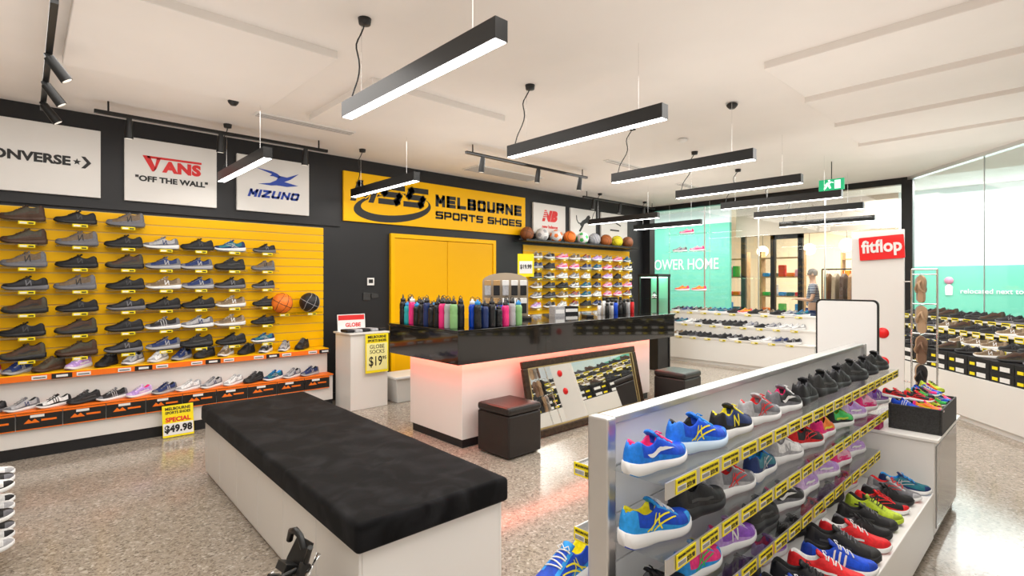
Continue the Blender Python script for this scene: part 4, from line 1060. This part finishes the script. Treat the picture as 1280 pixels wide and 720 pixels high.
# ---------------- person
def skinobj(name,pts,edges,mats,parent,sub=2,root=0,loc=(0,0,0)):
    me=bpy.data.meshes.new(name); me.from_pydata([p[:3] for p in pts],edges,[]); me.materials.append(mats)
    o=obj(name,me,loc,parent=parent)
    sk=o.modifiers.new('sk','SKIN'); sk.use_smooth_shade=True
    for i,p in enumerate(pts):
        rr=p[3] if isinstance(p[3],tuple) else (p[3],p[3])
        me.skin_vertices[0].data[i].radius=rr; me.skin_vertices[0].data[i].use_root=(i==root)
    s=o.modifiers.new('sb','SUBSURF'); s.levels=sub; s.render_levels=sub
    return o
skin=mat('skin',(.6,.36,.25),.5)
P=thing('person','standing person in navy striped t-shirt and dark trousers','person',None,(12.2,3.78,0),(0,0,PI/2+.3))
pts=[(0,0,.95,.13),(0,0,1.12,.12),(0,0,1.32,.135),(0,0,1.47,.06),(.01,0,1.56,.055),(.02,0,1.63,.085),(.02,0,1.71,.075)]
E=[(0,1),(1,2),(2,3),(3,4),(4,5),(5,6)]
for sg in(1,-1):
    b=len(pts)
    pts+=[(0,sg*.17,1.41,.055),(.0,sg*.22,1.2,.043),(.04,sg*.24,1.11,.04),(.24,sg*.18,1.13,.03),(.29,sg*.165,1.135,.027)]
    E+=[(2,b),(b,b+1),(b+1,b+2),(b+2,b+3),(b+3,b+4)]
    for q in range(4):
        c=len(pts); y=sg*(.165)+(q-1.5)*.021
        l=[.035,.04,.038,.03][q]
        pts+=[(.34,y,1.135,.009),(.34+l,y,1.13,.008),(.34+l*1.6,y,1.112,.007)]; E+=[(b+4,c),(c,c+1),(c+1,c+2)]
    c=len(pts); pts+=[(.305,sg*.165-sg*.035,1.14,.01),(.335,sg*.165-sg*.05,1.145,.008)]; E+=[(b+4,c),(c,c+1)]
    c=len(pts); pts+=[(0,sg*.09,.85,.085),(.01,sg*.1,.5,.058),(-.01,sg*.1,.1,.04),(.1,sg*.1,.05,.035),(.16,sg*.1,.045,.03)]; E+=[(0,c),(c,c+1),(c+1,c+2),(c+2,c+3),(c+3,c+4)]
skinobj('body',pts,E,skin,P)
def stripes():
    m=mat('striped_cotton',(.03,.05,.15),.8); nt=m.node_tree; b=nt.nodes['Principled BSDF']; tc=nt.nodes.new('ShaderNodeTexCoord'); w=nt.nodes.new('ShaderNodeTexWave'); w.bands_direction='Z'; w.inputs['Scale'].default_value=9
    rp=nt.nodes.new('ShaderNodeValToRGB'); rp.color_ramp.interpolation='CONSTANT'; rp.color_ramp.elements[0].color=(.02,.04,.12,1); rp.color_ramp.elements[1].position=.6; rp.color_ramp.elements[1].color=(.6,.62,.65,1)
    nt.links.new(tc.outputs['Object'],w.inputs[0]); nt.links.new(w.outputs['Fac'],rp.inputs[0]); nt.links.new(rp.outputs[0],b.inputs['Base Color']); return m
sp=[(0,0,.92,.15),(0,0,1.12,.138),(0,0,1.32,.152),(0,0,1.43,.09)]; se=[(0,1),(1,2),(2,3)]
for sg in(1,-1):
    b=len(sp); sp+=[(0,sg*.175,1.41,.07),(0,sg*.22,1.22,.06)]; se+=[(2,b),(b,b+1)]
skinobj('shirt',sp,se,stripes(),P)
tp=[(0,0,.95,.145)]; te=[]
for sg in(1,-1):
    b=len(tp); tp+=[(0,sg*.09,.85,.1),(.01,sg*.1,.5,.075),(-.01,sg*.1,.1,.062)]; te+=[(0,b),(b,b+1),(b+1,b+2)]
skinobj('trousers',tp,te,smat(NV),P)
g=G(); pr=[]
for i in range(9):
    a=PI/2*(i/8); pr.append((.098*math.cos(a),.09*math.sin(a)))
g.lathe([(.096,-.05)]+pr,20); part(P,'hair',(g,mat('grey_hair',(.25,.22,.2),.8,noise=.3,nscale=40)),(.005,0,1.69),(0,-.25,0))
for sg in(1,-1):
    b=bmesh.new(); bmesh.ops.create_uvsphere(b,u_segments=10,v_segments=8,radius=.011); me=bpy.data.meshes.new('eye'); b.to_mesh(me); b.free(); me.materials.append(inkb); part(P,'eye',me,(.098,sg*.032,1.655))
    b=bmesh.new(); bmesh.ops.create_uvsphere(b,u_segments=10,v_segments=8,radius=.03); bmesh.ops.scale(b,vec=(.7,.4,1.1),verts=b.verts); me=bpy.data.meshes.new('ear'); b.to_mesh(me); b.free(); me.materials.append(skin); part(P,'ear',me,(.01,sg*.09,1.64))
g=G(); g.add([(0,-.015,0),(0,.015,0),(.028,0,.004),(0,0,.045)],[(0,2,1),(0,3,2),(1,2,3)]); part(P,'nose',(g,skin),(.097,0,1.615)); g=G(); g.box(0,-.022,0,.006,.022,.008); part(P,'mouth',(g,mat('lips',(.4,.15,.12),.5)),(.092,0,1.59),bevel=.003)
for sg in (1,-1):
    me=shoe_meshes('dress',True)[0][1]; part(P,'shoe',me,(.06,sg*.1,0))

# ---------------- lights
def area(x,y,z,sx,sy,p,col=(1,.97,.93),rot=(0,0,0)):
    l=bpy.data.lights.new('fill_area','AREA'); l.shape='RECTANGLE'; l.size=sx; l.size_y=sy; l.energy=p; l.color=col  # unseen fill panel, not a fitting of the shop
    o=bpy.data.objects.new('area_light',l); COL.objects.link(o); o.location=(x,y,z); o.rotation_euler=rot
for x in(0.8,3.6,6.6): 
    area(x,4.2,3.0,2.2,2.0,48); area(x,.9,3.0,2.2,1.6,46)  # unseen panels below the ceiling, added as general fill
area(-1,-1.5,3.0,3,2,50); area(8.6,4.0,3.0,1.5,3,46)
for x in(.5,3.8,7.2):
    for y in(1.2,4.4): area(x,y,1.95,2.6,2.6,15,rot=(PI,0,0),col=(1,.96,.92))  # unseen upward panels in mid-air, added to brighten the ceiling
area(12.0,1,3.2,1.8,4,190,(1,.99,.97)); area(11.3,6.5,3.2,1.5,4,140,(1,.99,.97)); area(15.5,4.6,3.2,3,3,340,(1,.9,.76))  # unseen panels added to light the mall side
w=bpy.data.worlds.new('w'); SC.world=w; w.use_nodes=True
w.node_tree.nodes['Background'].inputs[0].default_value=(1,.98,.95,1); w.node_tree.nodes['Background'].inputs[1].default_value=.65

# ---------------- camera
cd=bpy.data.cameras.new('camera'); cam=bpy.data.objects.new('camera',cd); COL.objects.link(cam)
cd.sensor_width=36; cd.lens=656/1280*36; cd.shift_y=-8/1280; cd.clip_start=.02
cam.location=(0,0,1.5); cam.rotation_euler=(PI/2,0,-math.radians(90-47.06))
SC.camera=cam
print('SHOES',NS)
